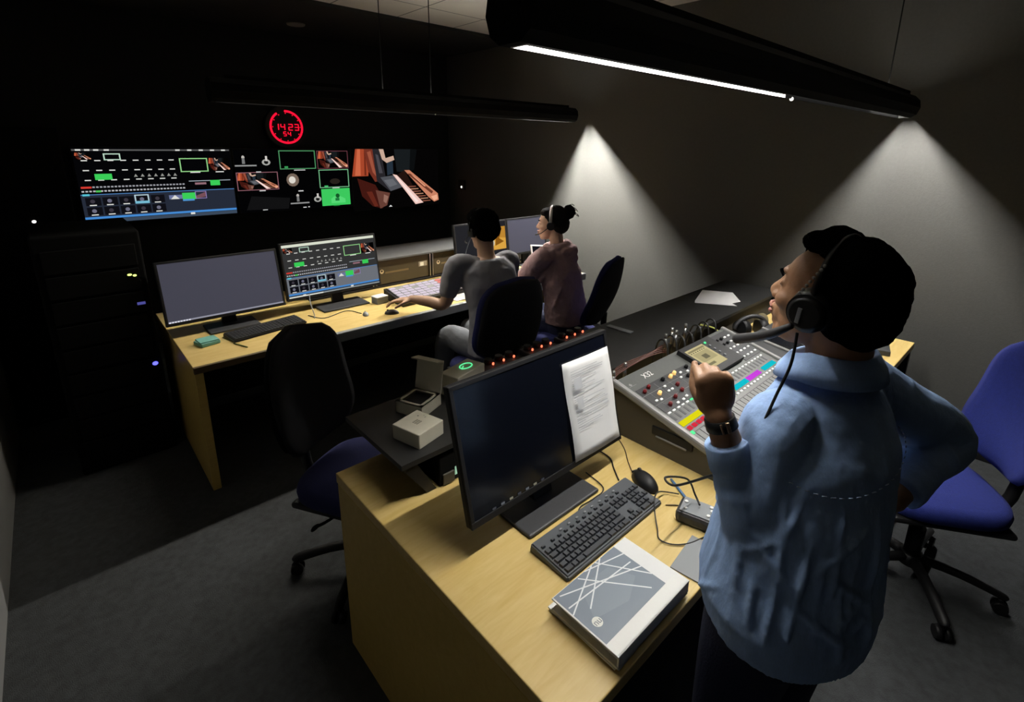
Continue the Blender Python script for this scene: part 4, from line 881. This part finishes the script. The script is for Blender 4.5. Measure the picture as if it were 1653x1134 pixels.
# ================================================================== PEOPLE
def frame(fd, pitch=0, roll=0):
    """columns: right, forward, up"""
    f = V(fd).normalized(); r = f.cross(V((0, 0, 1))).normalized(); u = r.cross(f)
    R = Matrix(((r.x, f.x, u.x), (r.y, f.y, u.y), (r.z, f.z, u.z)))
    return R @ Matrix.Rotation(pitch, 3, 'X') @ Matrix.Rotation(roll, 3, 'Y')
def head(m, T):
    """T: local head frame -> world; adds skull, jaw, nose, lips, brow, ears"""
    S = lambda c, r, rt=None: m.ell((0, 0, 0), r, T @ Matrix.Translation(c) @ (rt or Matrix()), 24)
    S((0, -.012, .035), (.074, .095, .083)); S((0, .03, -.01), (.065, .066, .085)); S((0, .035, .03), (.066, .055, .06))
    S((0, .035, -.06), (.053, .052, .05)); S((0, .074, -.098), (.024, .02, .019)); S((0, .05, -.09), (.044, .036, .024))
    S((0, .082, .036), (.046, .013, .010)); S((0, .075, -.055), (.034, .024, .03))
    for s in (-1, 1):
        S((s*.037, .064, -.02), (.026, .024, .022)); S((s*.076, -.008, -.004), (.009, .019, .031), Matrix.Rotation(.2, 4, 'X')); S((s*.083, -.016, .004), (.006, .012, .018))
        S((s*.012, .100, -.027), (.009, .011, .008)); S((s*.032, .080, .011), (.016, .009, .008))
    m.tube([T @ V(p) for p in ((0, .086, .022), (0, .096, .002), (0, .107, -.018), (0, .106, -.027))], [.009, .010, .0135, .0115], 12, 4)
    S((0, .099, -.052), (.020, .009, .0065)); S((0, .097, -.066), (.018, .010, .0075)); S((0, .090, -.08), (.016, .01, .012))
def eyes(T, parent, lipmat):
    for s in (-1, 1):
        m = MB(); m.ell((0, 0, 0), .0112, T @ Matrix.Translation((s*.031, .0775, .008)), 16); e = obj('eye', m, M['eyew'], parent)
        m = MB(); m.ell((0, 0, 0), (.0055, .002, .0055), T @ Matrix.Translation((s*.031, .0878, .008)), 12); obj('iris', m, M['black'], e)
        m = MB(); m.tube([T @ V(p) for p in ((s*.015, .094, .026), (s*.032, .094, .033), (s*.05, .08, .028))], [.0025, .0035, .002], 8, 4); obj('eyebrow', m, M['hair'], parent)
    m = MB(); m.tube([T @ V(p) for p in ((-.02, .1, -.054), (-.005, .108, -.050), (.005, .108, -.050), (.02, .1, -.054))], [.002, .0048, .0048, .002], 8, 4); m.tube([T @ V(p) for p in ((-.018, .099, -.062), (0, .107, -.067), (.018, .099, -.062))], [.002, .0062, .002], 8, 4)
    obj('lips', m, lipmat, parent)
def hand(m, wrist, fdir, bn, sgn, curl=(.3, .4, .3), s=1.0, thumb=(.6, .5), thumb_bend=.5):
    f = V(fdir).normalized(); b = V(bn); b = (b-f*b.dot(f)).normalized(); side = f.cross(b)*sgn; w = V(wrist)
    R = Matrix((side, f, b)).transposed().to_4x4()
    m.ell(w+f*.052*s, (.040*s, .052*s, .0155*s), R, 24); m.ell(w+f*.075*s, (.041*s, .026*s, .0135*s), R, 20)
    m.ell(w+f*.01*s, (.027*s, .03*s, .019*s), R, 20); m.ell(w+f*.035*s+side*.024*s-b*.008*s, (.018*s, .032*s, .014*s), R, 16)
    for i in range(4):
        base = w+f*(.088-.004*abs(i-1)-.004*(i == 3))*s+side*(.029-.0195*i)*s
        k = (.95, 1.05, .98, .78)[i]; a = 0; p = base-f*.02*s; pts = [p, base]; c = curl
        sp = (.10-.07*i)*(1-min(1, sum(curl)/3))
        for L, da in zip((.043, .027, .021), c):
            a += da*(1+.06*i); d = f*math.cos(a)-b*math.sin(a)+side*sp; p = (pts[-1]+d*L*k*s); pts.append(p)
        m.tube(pts, [.0095*s, .0095*s, .0085*s, .0078*s, .0062*s], 12, 3); m.ell(pts[-1], .0065*s, None, 10)
        m.ell(base, .0105*s, None, 12)
    tb = w+f*.022*s+side*.026*s-b*.006*s; ta, tc = thumb
    d1 = (f*math.cos(ta)+side*math.sin(ta)-b*tc*.6).normalized(); p1 = tb+d1*.042*s
    d2 = (d1*math.cos(thumb_bend)+(f*.6-side*.5-b*.5).normalized()*math.sin(thumb_bend)).normalized(); p2 = p1+d2*.032*s; p3 = p2+d2*.024*s
    m.tube([tb, p1, p2, p3], [.014*s, .0115*s, .0105*s, .0075*s], 12, 3); m.ell(p3, .008*s, None, 10)
def limb(m, pts, rad, sub=5):
    m.tube(pts, rad, 20, sub)
    for p, r in ((pts[0], rad[0]), (pts[-1], rad[-1])): m.ell(p, r if not isinstance(r, tuple) else r[0], None, 16)
def torso(m, secs, rv, fv):
    rv, fv = V(rv), V(fv); m.loft([(c, rv*w, fv*d+V((0, 0, tz))) for c, w, d, tz in secs], 40)

# ---- standing person in the light blue shirt ---------------------------------
rv = V((.967, -.254, 0)).normalized(); fv = V((.254, .967, 0)).normalized()
HC = V((1.092, .270, 1.530)); HR = frame((.13, .99, 0), .12, 0).to_4x4(); TH = Matrix.Translation(HC) @ HR
ELL, WRL = V((.928, .297, 1.078)), V((.893, .376, 1.305))
ELR, WRR = V((1.468, .092, 1.152)), V((1.245, .13, 1.075))
SHL, SHR = V((.985, .30, 1.282)), V((1.270, .225, 1.305))
m = MB(); head(m, TH)
m.tube([(1.125, .25, 1.30), (1.122, .25, 1.38), HC+V((.008, -.02, -.04))], [(.075, .06), (.056, .058), (.058, .06)], 24, 4)
torso(m, [((1.03, .25, .84), .15, .11, 0), ((1.04, .25, .92), .165, .115, 0), ((1.06, .25, 1.05), .13, .09, 0), ((1.10, .255, 1.2), .15, .105, 0), ((1.125, .26, 1.31), .14, .085, 0), ((1.13, .26, 1.37), .07, .06, 0)], rv, fv)
limb(m, [SHL, (SHL+ELL)/2+V((-.005, 0, 0)), ELL, (ELL*.6+WRL*.4), WRL], [.05, .044, .038, .036, .0255])
limb(m, [SHR, (SHR+ELR)/2, ELR, (ELR*.6+WRR*.4), WRR], [.05, .044, .038, .036, .026])
WRL2 = WRL+V((0, 0, .0))
fdirL = (V((.888, .400, 1.41))-WRL).normalized()
hand(m, WRL, fdirL, (-.80, -.55, .2), -1, (1.25, 1.5, 1.0), .92, (.35, .9), .9)
hand(m, WRR, (-.75, .45, -.25), (.3, -.6, .6), 1, (.3, .3, .2), .92, (1.2, .3))
for s, x in ((-1, -.085), (1, .085)):
    hp = V((1.03, .25, .86))+rv*x; kn = hp+V((.01, .03, -.38)); an = V((hp.x+.0, hp.y-.01, .09))
    limb(m, [hp, kn, an], [.085, .055, .04]); m.tube([an+V((0, -.04, -.04)), an+fv*.06+V((0, 0, -.05)), an+fv*.14+V((0, 0, -.065))], [.035, .035, .022], 14, 3)
P1 = obj('person', m, M['skin']); remesh(P1, .0042, 2)
tag(P1, 'standing person in a loose light blue shirt, one fist raised over the mixing console', 'person')
eyes(TH, P1, M['lips'])
# trousers
m = MB(); torso(m, [((1.03, .25, .80), .17, .125, 0), ((1.03, .25, .93), .172, .125, 0), ((1.04, .25, 1.0), .155, .11, 0)], rv, fv)
for x in (-.085, .085):
    hp = V((1.03, .25, .86))+rv*x; kn = hp+V((.01, .03, -.38)); an = V((hp.x, hp.y-.01, .10)); limb(m, [hp, kn, an], [(.1), (.075), (.06)])
tr = obj('trousers', m, M['navy'], P1); remesh(tr, .008, 3)
for x in (-.085, .085):
    hp = V((1.03, .25, .86))+rv*x; an = V((hp.x, hp.y-.01, .05)); m = MB(); m.tube([an-fv*.07, an-fv*.02, an+fv*.07-V((0, 0, .005)), an+fv*.16-V((0, 0, .015))], [(.035, .04), (.042, .046), (.045, .04), (.035, .022)], 18, 4, up=(0, 0, 1)); remesh(obj('shoe', m, M['shoe'], P1), .006, 2)
# shirt
m = MB()
torso(m, [((1.03, .247, .872), .20, .152, .035), ((1.03, .247, .93), .205, .157, .03), ((1.045, .25, 1.0), .198, .148, .02), ((1.07, .25, 1.12), .196, .142, 0), ((1.10, .255, 1.22), .19, .132, 0), ((1.125, .26, 1.285), .165, .108, 0), ((1.13, .262, 1.335), .125, .085, 0), ((1.13, .262, 1.38), .068, .06, 0)], rv, fv)
limb(m, [(1.06, .28, 1.295), SHL, (SHL+ELL)/2+V((-.012, 0, .01)), ELL+V((0, -.012, -.008)), ELL*.62+WRL*.38+V((-.004, -.004, 0))], [.05, .067, .066, .062, .05])
m.cyl(ELL*.62+WRL*.38, WRL*.78+ELL*.22, .050, .041, 24)
limb(m, [(1.2, .24, 1.30), SHR, (SHR+ELR)/2+V((0, 0, -.004)), ELR+V((.004, -.004, 0)), ELR*.5+WRR*.5], [.06, .07, .070, .062, .052])
m.cyl(ELR*.5+WRR*.5, WRR*.88+ELR*.12, .05, .042, 24)
rf = random.Random(4)
SECS = [((1.03, .247, .872), .20, .152, .035), ((1.03, .247, .93), .205, .157, .03), ((1.045, .25, 1.0), .198, .148, .02), ((1.07, .25, 1.12), .196, .142, 0), ((1.10, .255, 1.22), .19, .132, 0), ((1.125, .26, 1.285), .165, .108, 0)]
def surf(ph, z, off=0):
    z = max(.875, min(1.284, z))
    for q0, q1 in zip(SECS, SECS[1:]):
        if q0[0][2] <= z <= q1[0][2]: break
    u = (z-q0[0][2])/(q1[0][2]-q0[0][2]); c = V(q0[0])*(1-u)+V(q1[0])*u; w = q0[1]*(1-u)+q1[1]*u; d = q0[2]*(1-u)+q1[2]*u
    return c+rv*(w+off)*math.cos(ph)+fv*(d+off)*math.sin(ph)
def fold(pts, r): m.tube(pts, r, 10, 5)
D2 = math.pi/180
for k in range(26):   # long drapes running down from the shoulder blades, front edge and waist
    ph = (150+7.6*k+rf.uniform(-3, 3))*D2; z0 = rf.uniform(1.02, 1.26); z1 = z0-rf.uniform(.12, .3); tw = rf.uniform(-.22, .22)
    rr = rf.uniform(.004, .0085); fold([surf(ph+tw*t, z0+(z1-z0)*t, -.001+.003*math.sin(t*9+k)) for t in (0, .25, .5, .75, 1)], [.002, rr*.8, rr, rr*.8, .002])
for k in range(9):    # diagonal pulls under the arm and across the lower back
    ph = (175+17*k)*D2; z0 = rf.uniform(.92, 1.15); s0 = rf.choice((-1, 1))
    fold([surf(ph+s0*t*.55, z0-.07*t, .001) for t in (0, .33, .66, 1)], [.002, .005, .006, .002])
for A, B, n in ((SHL, ELL, 8), (SHR, ELR, 7), (ELL, ELL*.55+WRL*.45, 4), (ELR, ELR*.5+WRR*.5, 4)):   # slanting rings of cloth round the sleeves
    ax = (B-A).normalized(); p = ax.orthogonal().normalized(); q = ax.cross(p)
    for k in range(n):
        c = A+(B-A)*((k+.6)/n); a0 = rf.uniform(0, 6.28); R = .061 if n > 5 else .053; tl = rf.uniform(-.35, .35)
        fold([c+(p*math.cos(a0+t)+q*math.sin(a0+t))*R+ax*tl*.07*(t-1) for t in (0, .5, 1, 1.5, 2)], [.002, .009, .011, .008, .002])
sh = obj('shirt', m, M['shirt'], P1); remesh(sh, .005, 3, [(.17, .016), (.03, .003)])
m = MB()
for k in range(26):   # pale stitches along the yoke seam
    p0 = surf((200+k*5)*D2, 1.225-.02*math.sin(k*.2), .0085); p1 = surf((202.6+k*5)*D2, 1.225-.02*math.sin(k*.2), .0085); m.tube([p0, p1], .0010, 6, 2)
obj('yoke_stitching', m, M['stitch'], P1)
m = MB(); cpts = []
for j, (r0, z, rr) in enumerate(((.062, 1.365, 0), (.064, 1.40, 0), (.068, 1.425, 0), (.074, 1.424, 0), (.092, 1.395, 0), (.098, 1.372, 0))):
    cpts.append([V((1.127, .262, z))+rv*r0*1.12*math.cos(2*PI*i/36)+fv*r0*1.0*math.sin(2*PI*i/36)-V((0, 0, .030))*max(0, math.sin(2*PI*i/36)) for i in range(36)])
vv = [[m.bm.verts.new(p) for p in r] for r in cpts]
for a, b in zip(vv, vv[1:]):
    for i in range(36): m.bm.faces.new((a[i], a[(i+1) % 36], b[(i+1) % 36], b[i])).smooth = True
c = obj('collar', m, M['shirt'], P1); so = c.modifiers.new('t', 'SOLIDIFY'); so.thickness = .003
m = MB(); a = WRL*.79+ELL*.21; b = WRL*.56+ELL*.44; m.cyl(b, a, .0465, .0425, 32); c = obj('cuff', m, M['shirt'], P1)
bv = c.modifiers.new('b', 'BEVEL'); bv.width = .004; bv.segments = 2
# hair: big rounded afro puffs
def puff(m, c, r, n=1, jit=0): m.ell(c, r, None, 28)
m = MB()
for c, r in (((1.083, .232, 1.560), (.083, .082, .088)), ((1.085, .225, 1.520), (.074, .074, .078)), ((1.150, .287, 1.610), (.056, .056, .052)), ((1.11, .265, 1.598), (.056, .065, .042)), ((1.098, .212, 1.535), (.062, .062, .062))): m.ell(c, r, None, 28)
for c, r in (((0, -.03, .05), (.079, .085, .078)), ((0, .025, .105), (.062, .05, .024))): m.ell((0, 0, 0), r, TH @ Matrix.Translation(c), 24)
h = obj('hair', m, M['hair'], P1); remesh(h, .006, 3, [(.05, .016), (.006, .003)])
# headphones worn
t = thing('headphones', 'black headphones with studded band on the head of the person in the blue shirt', 'headphones', HC+V((0, 0, -.05)))
def hp_local(T, x, y, z): return T @ V((x, y, z))
m = MB(); m.tube([TH @ V((.100*math.cos(a), -.004+.01*math.sin(a), -.005+.124*math.sin(a))) for a in [i*PI/16 for i in range(17)]], [(.005, .013)]*17, 10, 2); obj('headband', m, M['black'], t)
for s in (-1, 1):
    m = MB(T=None); a = TH @ V((s*.072, -.002, -.008)); b = TH @ V((s*.108, -.004, -.010)); m.cyl(a, b, .042, .036, 28); m.cyl(b, TH @ V((s*.116, -.004, -.010)), .036, .026, 28); cup = obj('ear_cup', m, M['black'], t)
    m = MB()
    for k in range(8):
        p = TH @ V((s*(.110-.001*k), .016-.0035*k, .024+.0085*k)); m.ell(p, .0032, None, 10)
    obj('studs', m, M['metal'], cup)
    m = MB(); m.box((0, 0, 0), (.003, .008, .03), 0, .001, T=TH @ Matrix.Translation((s*.1175, .004, -.015))); obj('side_badge', m, M['grey'], cup)
m = MB(); m.tube([TH @ V(p) for p in ((-.112, .012, -.04), (-.118, .045, -.072), (-.108, .085, -.10), (-.09, .118, -.122))], [(.006), .009, .0105, .011], 10, 5); obj('boom_microphone', m, M['softblack'], t)
m = MB(); m.tube([TH @ V((-.11, 0, -.05)), (.975, .29, 1.42), (.955, .30, 1.36), (.935, .305, 1.32), (.92, .315, 1.27)], .0028, 8, 6); obj('headphone_cord', m, M['cable'], t)
cable('belt_pack_cable', 'black cable arching from the person in the blue shirt down to the intercom belt pack', [(.92, .38, 1.16), (.99, .50, 1.03), (1.13, .60, .93), (1.26, .60, .86), (1.29, .585, .80), (1.275, .56, .785)], .003)
# watch
t = thing('wristwatch', 'dark strap watch with a rose gold clasp on the raised wrist', 'watch', WRL)
ax = (WRL-ELL).normalized(); c0 = WRL-ax*.012
m = MB(); m.cyl(c0-ax*.011, c0+ax*.011, .0305, .029, 28); obj('strap', m, M['black'], t)
sd = V((-.72, -.68, 0)); sd = (sd-ax*sd.dot(ax)).normalized(); T = Matrix.Translation(c0+sd*.031) @ (Matrix((ax.cross(sd), ax, sd)).transposed().to_4x4())
m = MB(T); m.box((.006, 0, 0), (.007, .022, .004), 0, .001); m.box((-.006, 0, 0), (.004, .02, .004), 0, .001); obj('clasp', m, M['gold'], t)

# ---- seated person in the grey t-shirt ----------------------------------------
rv2 = V((.985, -.17, 0)).normalized(); fv2 = V((.17, .985, 0)).normalized()
HC2 = V((2.065, 2.55, 1.275)); TH2 = Matrix.Translation(HC2) @ frame((.05, 1, 0), -.18).to_4x4()
SL, SR = V((1.85, 2.55, 1.07)), V((2.235, 2.48, 1.06)); EL, WL = V((1.78, 2.60, .82)), V((1.66, 2.80, .83)); ER, WR = V((2.36, 2.62, .84)), V((2.24, 2.92, .87))
m = MB(); head(m, TH2)
m.tube([(2.045, 2.47, 1.05), (2.05, 2.50, 1.14), HC2+V((0, -.02, -.03))], [(.08, .07), (.055, .056), (.056, .058)], 20, 4)
TS = [((1.99, 2.32, .53), .17, .13), ((1.995, 2.33, .64), .155, .115), ((2.01, 2.37, .80), .14, .105), ((2.03, 2.43, .95), .165, .115), ((2.04, 2.47, 1.05), .165, .095), ((2.045, 2.48, 1.11), .09, .06)]
torso(m, [(c, w, d, 0) for c, w, d in TS], rv2, fv2)
limb(m, [SL, (SL+EL)/2, EL, (EL+WL)/2, WL], [.055, .048, .04, .036, .026]); limb(m, [SR, (SR+ER)/2, ER, (ER+WR)/2, WR], [.055, .048, .04, .036, .026])
hand(m, WL, (-.75, .66, -.08), (-.05, .1, 1), -1, (.15, .4, .3), 1, (.9, .2)); hand(m, WR, (-.2, 1, -.12), (0, .1, 1), 1, (.2, .4, .3), 1)
for hp, kn, an in ((V((1.92, 2.34, .53)), V((1.87, 2.70, .54)), V((1.86, 2.80, .09))), (V((2.07, 2.32, .53)), V((2.10, 2.75, .53)), V((2.12, 2.88, .09)))):
    limb(m, [hp, (hp+kn)/2, kn, (kn+an)/2, an], [.085, .078, .058, .05, .036]); m.tube([an+V((0, -.03, -.03)), an+V((0, .08, -.045)), an+V((0, .15, -.06))], [.034, .034, .02], 12, 3)
P2 = obj('person', m, M['skinman']); remesh(P2, .006, 2)
tag(P2, 'seated person with dark hair in a grey t-shirt reaching over the video switcher', 'person')
m = MB(); torso(m, [(c, w+.03, d+.028, 0) for c, w, d in TS], rv2, fv2)
limb(m, [(1.95, 2.5, 1.07), SL, (SL*.5+EL*.5), SL*.35+EL*.65], [.06, .074, .068, .062]); limb(m, [(2.15, 2.48, 1.06), SR, (SR*.5+ER*.5), SR*.35+ER*.65], [.06, .074, .068, .062])
for pts in ([(1.9, 2.35, .98), (1.98, 2.31, .92), (2.08, 2.31, .93)], [(1.88, 2.3, .8), (1.96, 2.23, .72), (2.06, 2.22, .7)], [(1.85, 2.45, .95), (1.87, 2.38, .8), (1.86, 2.3, .65)], [(2.1, 2.33, 1.0), (2.16, 2.32, .9), (2.15, 2.26, .75)]): m.tube(pts, [.004, .012, .004], 10, 5)
remesh(obj('t_shirt', m, M['tee'], P2), .008, 4, [(.09, .014)])
m = MB(); torso(m, [((1.99, 2.32, .475), .165, .14, 0), ((1.99, 2.32, .53), .185, .15, 0), ((1.99, 2.33, .62), .17, .13, 0)], rv2, fv2)
for hp, kn, an in ((V((1.92, 2.34, .54)), V((1.87, 2.70, .54)), V((1.86, 2.80, .12))), (V((2.07, 2.32, .54)), V((2.10, 2.75, .53)), V((2.12, 2.88, .12)))): limb(m, [hp, (hp+kn)/2, kn, (kn+an)/2, an], [.095, .09, .074, .066, .055])
remesh(obj('jeans', m, M['greyjean'], P2), .01, 3, [(.05, .01)])
for an in (V((1.86, 2.82, .05)), V((2.12, 2.90, .05))):
    m = MB(); m.tube([an-fv2*.07, an+fv2*.04, an+fv2*.15-V((0, 0, .012))], [(.036, .04), (.045, .044), (.034, .024)], 16, 4, up=(0, 0, 1)); remesh(obj('shoe', m, M['shoe'], P2), .008, 2)
m = MB()
for c, r in (((0, -.02, .06), (.100, .110, .088)), ((0, -.055, .01), (.093, .08, .085)), ((0, .02, .10), (.085, .08, .052))): m.ell((0, 0, 0), r, TH2 @ Matrix.Translation(c), 24)
remesh(obj('hair', m, M['hair'], P2), .008, 2, [(.03, .016)])
eyes(TH2, P2, M['lips'])
def headset(label, TT, side, bandmat, scale=1.0):
    t = thing('headset', label, 'headset', (TT @ V((0, 0, -.05))))
    m = MB(); m.tube([TT @ V((.097*math.cos(a)*scale, -.004, .005+.128*scale*math.sin(a))) for a in [i*PI/12 for i in range(13)]], [(.005, .012)]*13, 10, 2); obj('headband', m, bandmat, t)
    for s in (-1, 1):
        m = MB(); m.cyl(TT @ V((s*.078, -.004, -.004)), TT @ V((s*.104, -.004, -.006)), .033, .028, 20); obj('ear_cup', m, M['black'], t)
    m = MB(); m.tube([TT @ V(p) for p in ((side*.1, .02, -.02), (side*.1, .07, -.055), (side*.06, .115, -.07))], [.003, .003, .006], 8, 5); obj('boom_microphone', m, M['black'], t)
    return t
HS2 = headset('black headset worn by the person in the grey t-shirt', TH2, -1, M['black'], 1.06)
cable('cord', None, [TH2 @ V((-.1, .0, -.04)), (1.955, 2.57, 1.18), (1.95, 2.62, 1.05), (1.96, 2.7, .95)], .0025, M['grey'], parent=HS2)

# ---- seated person in the mauve hoodie ------------------------------------------
fv3 = V((-.36, .93, 0)).normalized(); rv3 = V((.93, .36, 0)).normalized()
HC3 = V((2.70, 2.52, 1.265)); TH3 = Matrix.Translation(HC3) @ frame((-.56, .83, 0), -.05).to_4x4()
SL3, SR3 = V((2.545, 2.46, 1.04)), V((2.87, 2.58, 1.04)); EL3, WL3 = V((2.50, 2.62, .82)), V((2.62, 2.85, .79)); ER3, WR3 = V((2.93, 2.75, .84)), V((2.80, 2.93, .79))
m = MB(); head(m, TH3)
m.tube([(2.72, 2.47, 1.03), (2.715, 2.48, 1.12), HC3+V((.01, -.015, -.03))], [(.075, .065), (.05, .05), (.05, .053)], 20, 4)
T3 = [((2.72, 2.38, .53), .17, .13), ((2.72, 2.38, .64), .15, .115), ((2.72, 2.42, .80), .13, .10), ((2.72, 2.46, .94), .145, .11), ((2.72, 2.48, 1.03), .145, .09), ((2.72, 2.48, 1.09), .08, .06)]
torso(m, [(c, w, d, 0) for c, w, d in T3], rv3, fv3)
limb(m, [SL3, (SL3+EL3)/2, EL3, (EL3+WL3)/2, WL3], [.05, .045, .038, .034, .024]); limb(m, [SR3, (SR3+ER3)/2, ER3, (ER3+WR3)/2, WR3], [.05, .045, .038, .034, .024])
hand(m, WL3, (.5, .8, -.02), (0, 0, 1), -1, (.25, .4, .3), .9); hand(m, WR3, (-.4, .9, -.02), (0, 0, 1), 1, (.25, .4, .3), .9)
LG3 = ((V((2.65, 2.40, .53)), V((2.50, 2.80, .52)), V((2.48, 2.86, .09))), (V((2.79, 2.42, .53)), V((2.72, 2.84, .52)), V((2.72, 2.90, .09))))
for hp, kn, an in LG3: limb(m, [hp, (hp+kn)/2, kn, (kn+an)/2, an], [.085, .078, .056, .05, .035]); m.tube([an+V((0, -.03, -.03)), an+V((0, .08, -.045)), an+V((0, .14, -.06))], [.032, .032, .02], 12, 3)
P3 = obj('person', m, M['skinlight']); remesh(P3, .0055, 2)
tag(P3, 'seated person with a black hair bun in a mauve hoodie, near the grey wall', 'person'); eyes(TH3, P3, M['lips'])
m = MB(); torso(m, [((2.72, 2.37, .56), .2, .155, 0), ((2.72, 2.38, .66), .19, .15, 0), ((2.72, 2.41, .80), .175, .145, 0), ((2.72, 2.45, .94), .18, .145, 0), ((2.72, 2.475, 1.03), .168, .12, 0), ((2.72, 2.48, 1.09), .115, .085, 0)], rv3, fv3)
limb(m, [(2.62, 2.46, 1.04), SL3, (SL3+EL3)/2+V((-.01, 0, 0)), EL3, EL3*.3+WL3*.7], [.06, .078, .08, .08, .06]); limb(m, [(2.8, 2.53, 1.04), SR3, (SR3+ER3)/2, ER3, ER3*.3+WR3*.7], [.06, .078, .078, .076, .06])
m.tube([V((2.72, 2.485, 1.10))+rv3*.085*math.cos(a)+fv3*.075*math.sin(a)+V((0, 0, .015*math.cos(a+1.2))) for a in [i*2*PI/16 for i in range(17)]], .034, 14, 2)
m.ell((2.745, 2.40, 1.07), (.095, .065, .055)); m.ell((2.75, 2.385, 1.02), (.08, .05, .06))
for pts in ([(2.5, 2.5, 1.0), (2.44, 2.56, .9), (2.45, 2.62, .82)], [(2.57, 2.4, 1.0), (2.53, 2.44, .9), (2.5, 2.52, .8)], [(2.58, 2.3, .85), (2.55, 2.33, .72), (2.56, 2.36, .6)], [(2.62, 2.27, .75), (2.7, 2.24, .68), (2.8, 2.24, .66)], [(2.6, 2.35, .95), (2.66, 2.31, .85), (2.64, 2.28, .75)]): m.tube(pts, [.005, .016, .006], 10, 5)
remesh(obj('hoodie', m, M['hood'], P3), .007, 4, [(.08, .022), (.03, .006)])
m = MB(); torso(m, [((2.72, 2.38, .475), .165, .14, 0), ((2.72, 2.38, .53), .18, .15, 0), ((2.72, 2.385, .6), .16, .13, 0)], rv3, fv3)
for hp, kn, an in LG3: limb(m, [hp, (hp+kn)/2, kn, (kn+an)/2, an+V((0, 0, .03))], [.093, .088, .07, .062, .05])
remesh(obj('trousers', m, M['navy'], P3), .01, 3)
for hp, kn, an in LG3:
    a2 = V((an.x, an.y+.02, .05)); m = MB(); m.tube([a2-fv2*.07, a2+fv2*.04, a2+fv2*.13-V((0, 0, .012))], [(.034, .038), (.042, .042), (.032, .022)], 16, 4, up=(0, 0, 1)); remesh(obj('shoe', m, M['shoe'], P3), .008, 2)
m = MB()
for c, r in (((0, -.028, .053), (.087, .095, .083)), ((0, -.06, .0), (.082, .068, .075)), ((0, .03, .085), (.066, .055, .036)), ((.0, -.125, .085), (.048, .046, .052)), ((0, -.09, .06), (.03, .04, .03))): m.ell((0, 0, 0), r, TH3 @ Matrix.Translation(c), 24)
for k in range(9):
    a = k*.7; b = V((.03*math.cos(a), -.125+.02*math.sin(a), .10+.03*math.sin(a*2))); m.tube([TH3 @ b, TH3 @ (b+V((.02*math.cos(a), -.03, .012*math.sin(a)))), TH3 @ (b+V((.03*math.cos(a), -.05, -.02+.02*math.sin(a))))], [.005, .004, .003], 6, 3)
m.tube([TH3 @ V((0, -.11, .05)), TH3 @ V((.01, -.115, .0)), TH3 @ V((.012, -.105, -.045))], [.008, .006, .003], 8, 4)
remesh(obj('hair', m, M['hair2'], P3), .0045, 2, [(.02, .008)])
headset('silver banded headset worn by the person in the mauve hoodie', TH3, -1, M['metal'], 1.0)

# ================================================================== CAMERA, WORLD, VIEW
yw, pt, rl, F, SY = 42.42508734, 14.80952656, .46323144, 811.3818, -115
yw, pt, rl = map(math.radians, (yw, pt, rl))
f = V((math.sin(yw)*math.cos(pt), math.cos(yw)*math.cos(pt), -math.sin(pt))); r = V((math.cos(yw), -math.sin(yw), 0)); u = r.cross(f)
r, u = r*math.cos(rl)+u*math.sin(rl), -r*math.sin(rl)+u*math.cos(rl)
cam = bpy.data.cameras.new('camera'); co = bpy.data.objects.new('camera', cam); COL.objects.link(co)
co.matrix_world = Matrix(((r.x, u.x, -f.x, 0), (r.y, u.y, -f.y, 0), (r.z, u.z, -f.z, 1.81), (0, 0, 0, 1)))
cam.sensor_width = 36; cam.sensor_fit = 'HORIZONTAL'; cam.lens = F*36/1653; cam.shift_y = SY/1653; cam.clip_start = .02
SC.camera = co
w = bpy.data.worlds.new('world'); SC.world = w; w.use_nodes = True; w.node_tree.nodes['Background'].inputs[0].default_value = (.5, .55, .6, 1); w.node_tree.nodes['Background'].inputs[1].default_value = 0
SC.view_settings.view_transform = 'Standard'; SC.view_settings.look = 'None'; SC.view_settings.exposure = 0; SC.view_settings.gamma = 1; SC.view_settings.use_curve_mapping = False
SC.cycles.use_denoising = True; SC.cycles.max_bounces = 8; SC.cycles.sample_clamp_indirect = 4
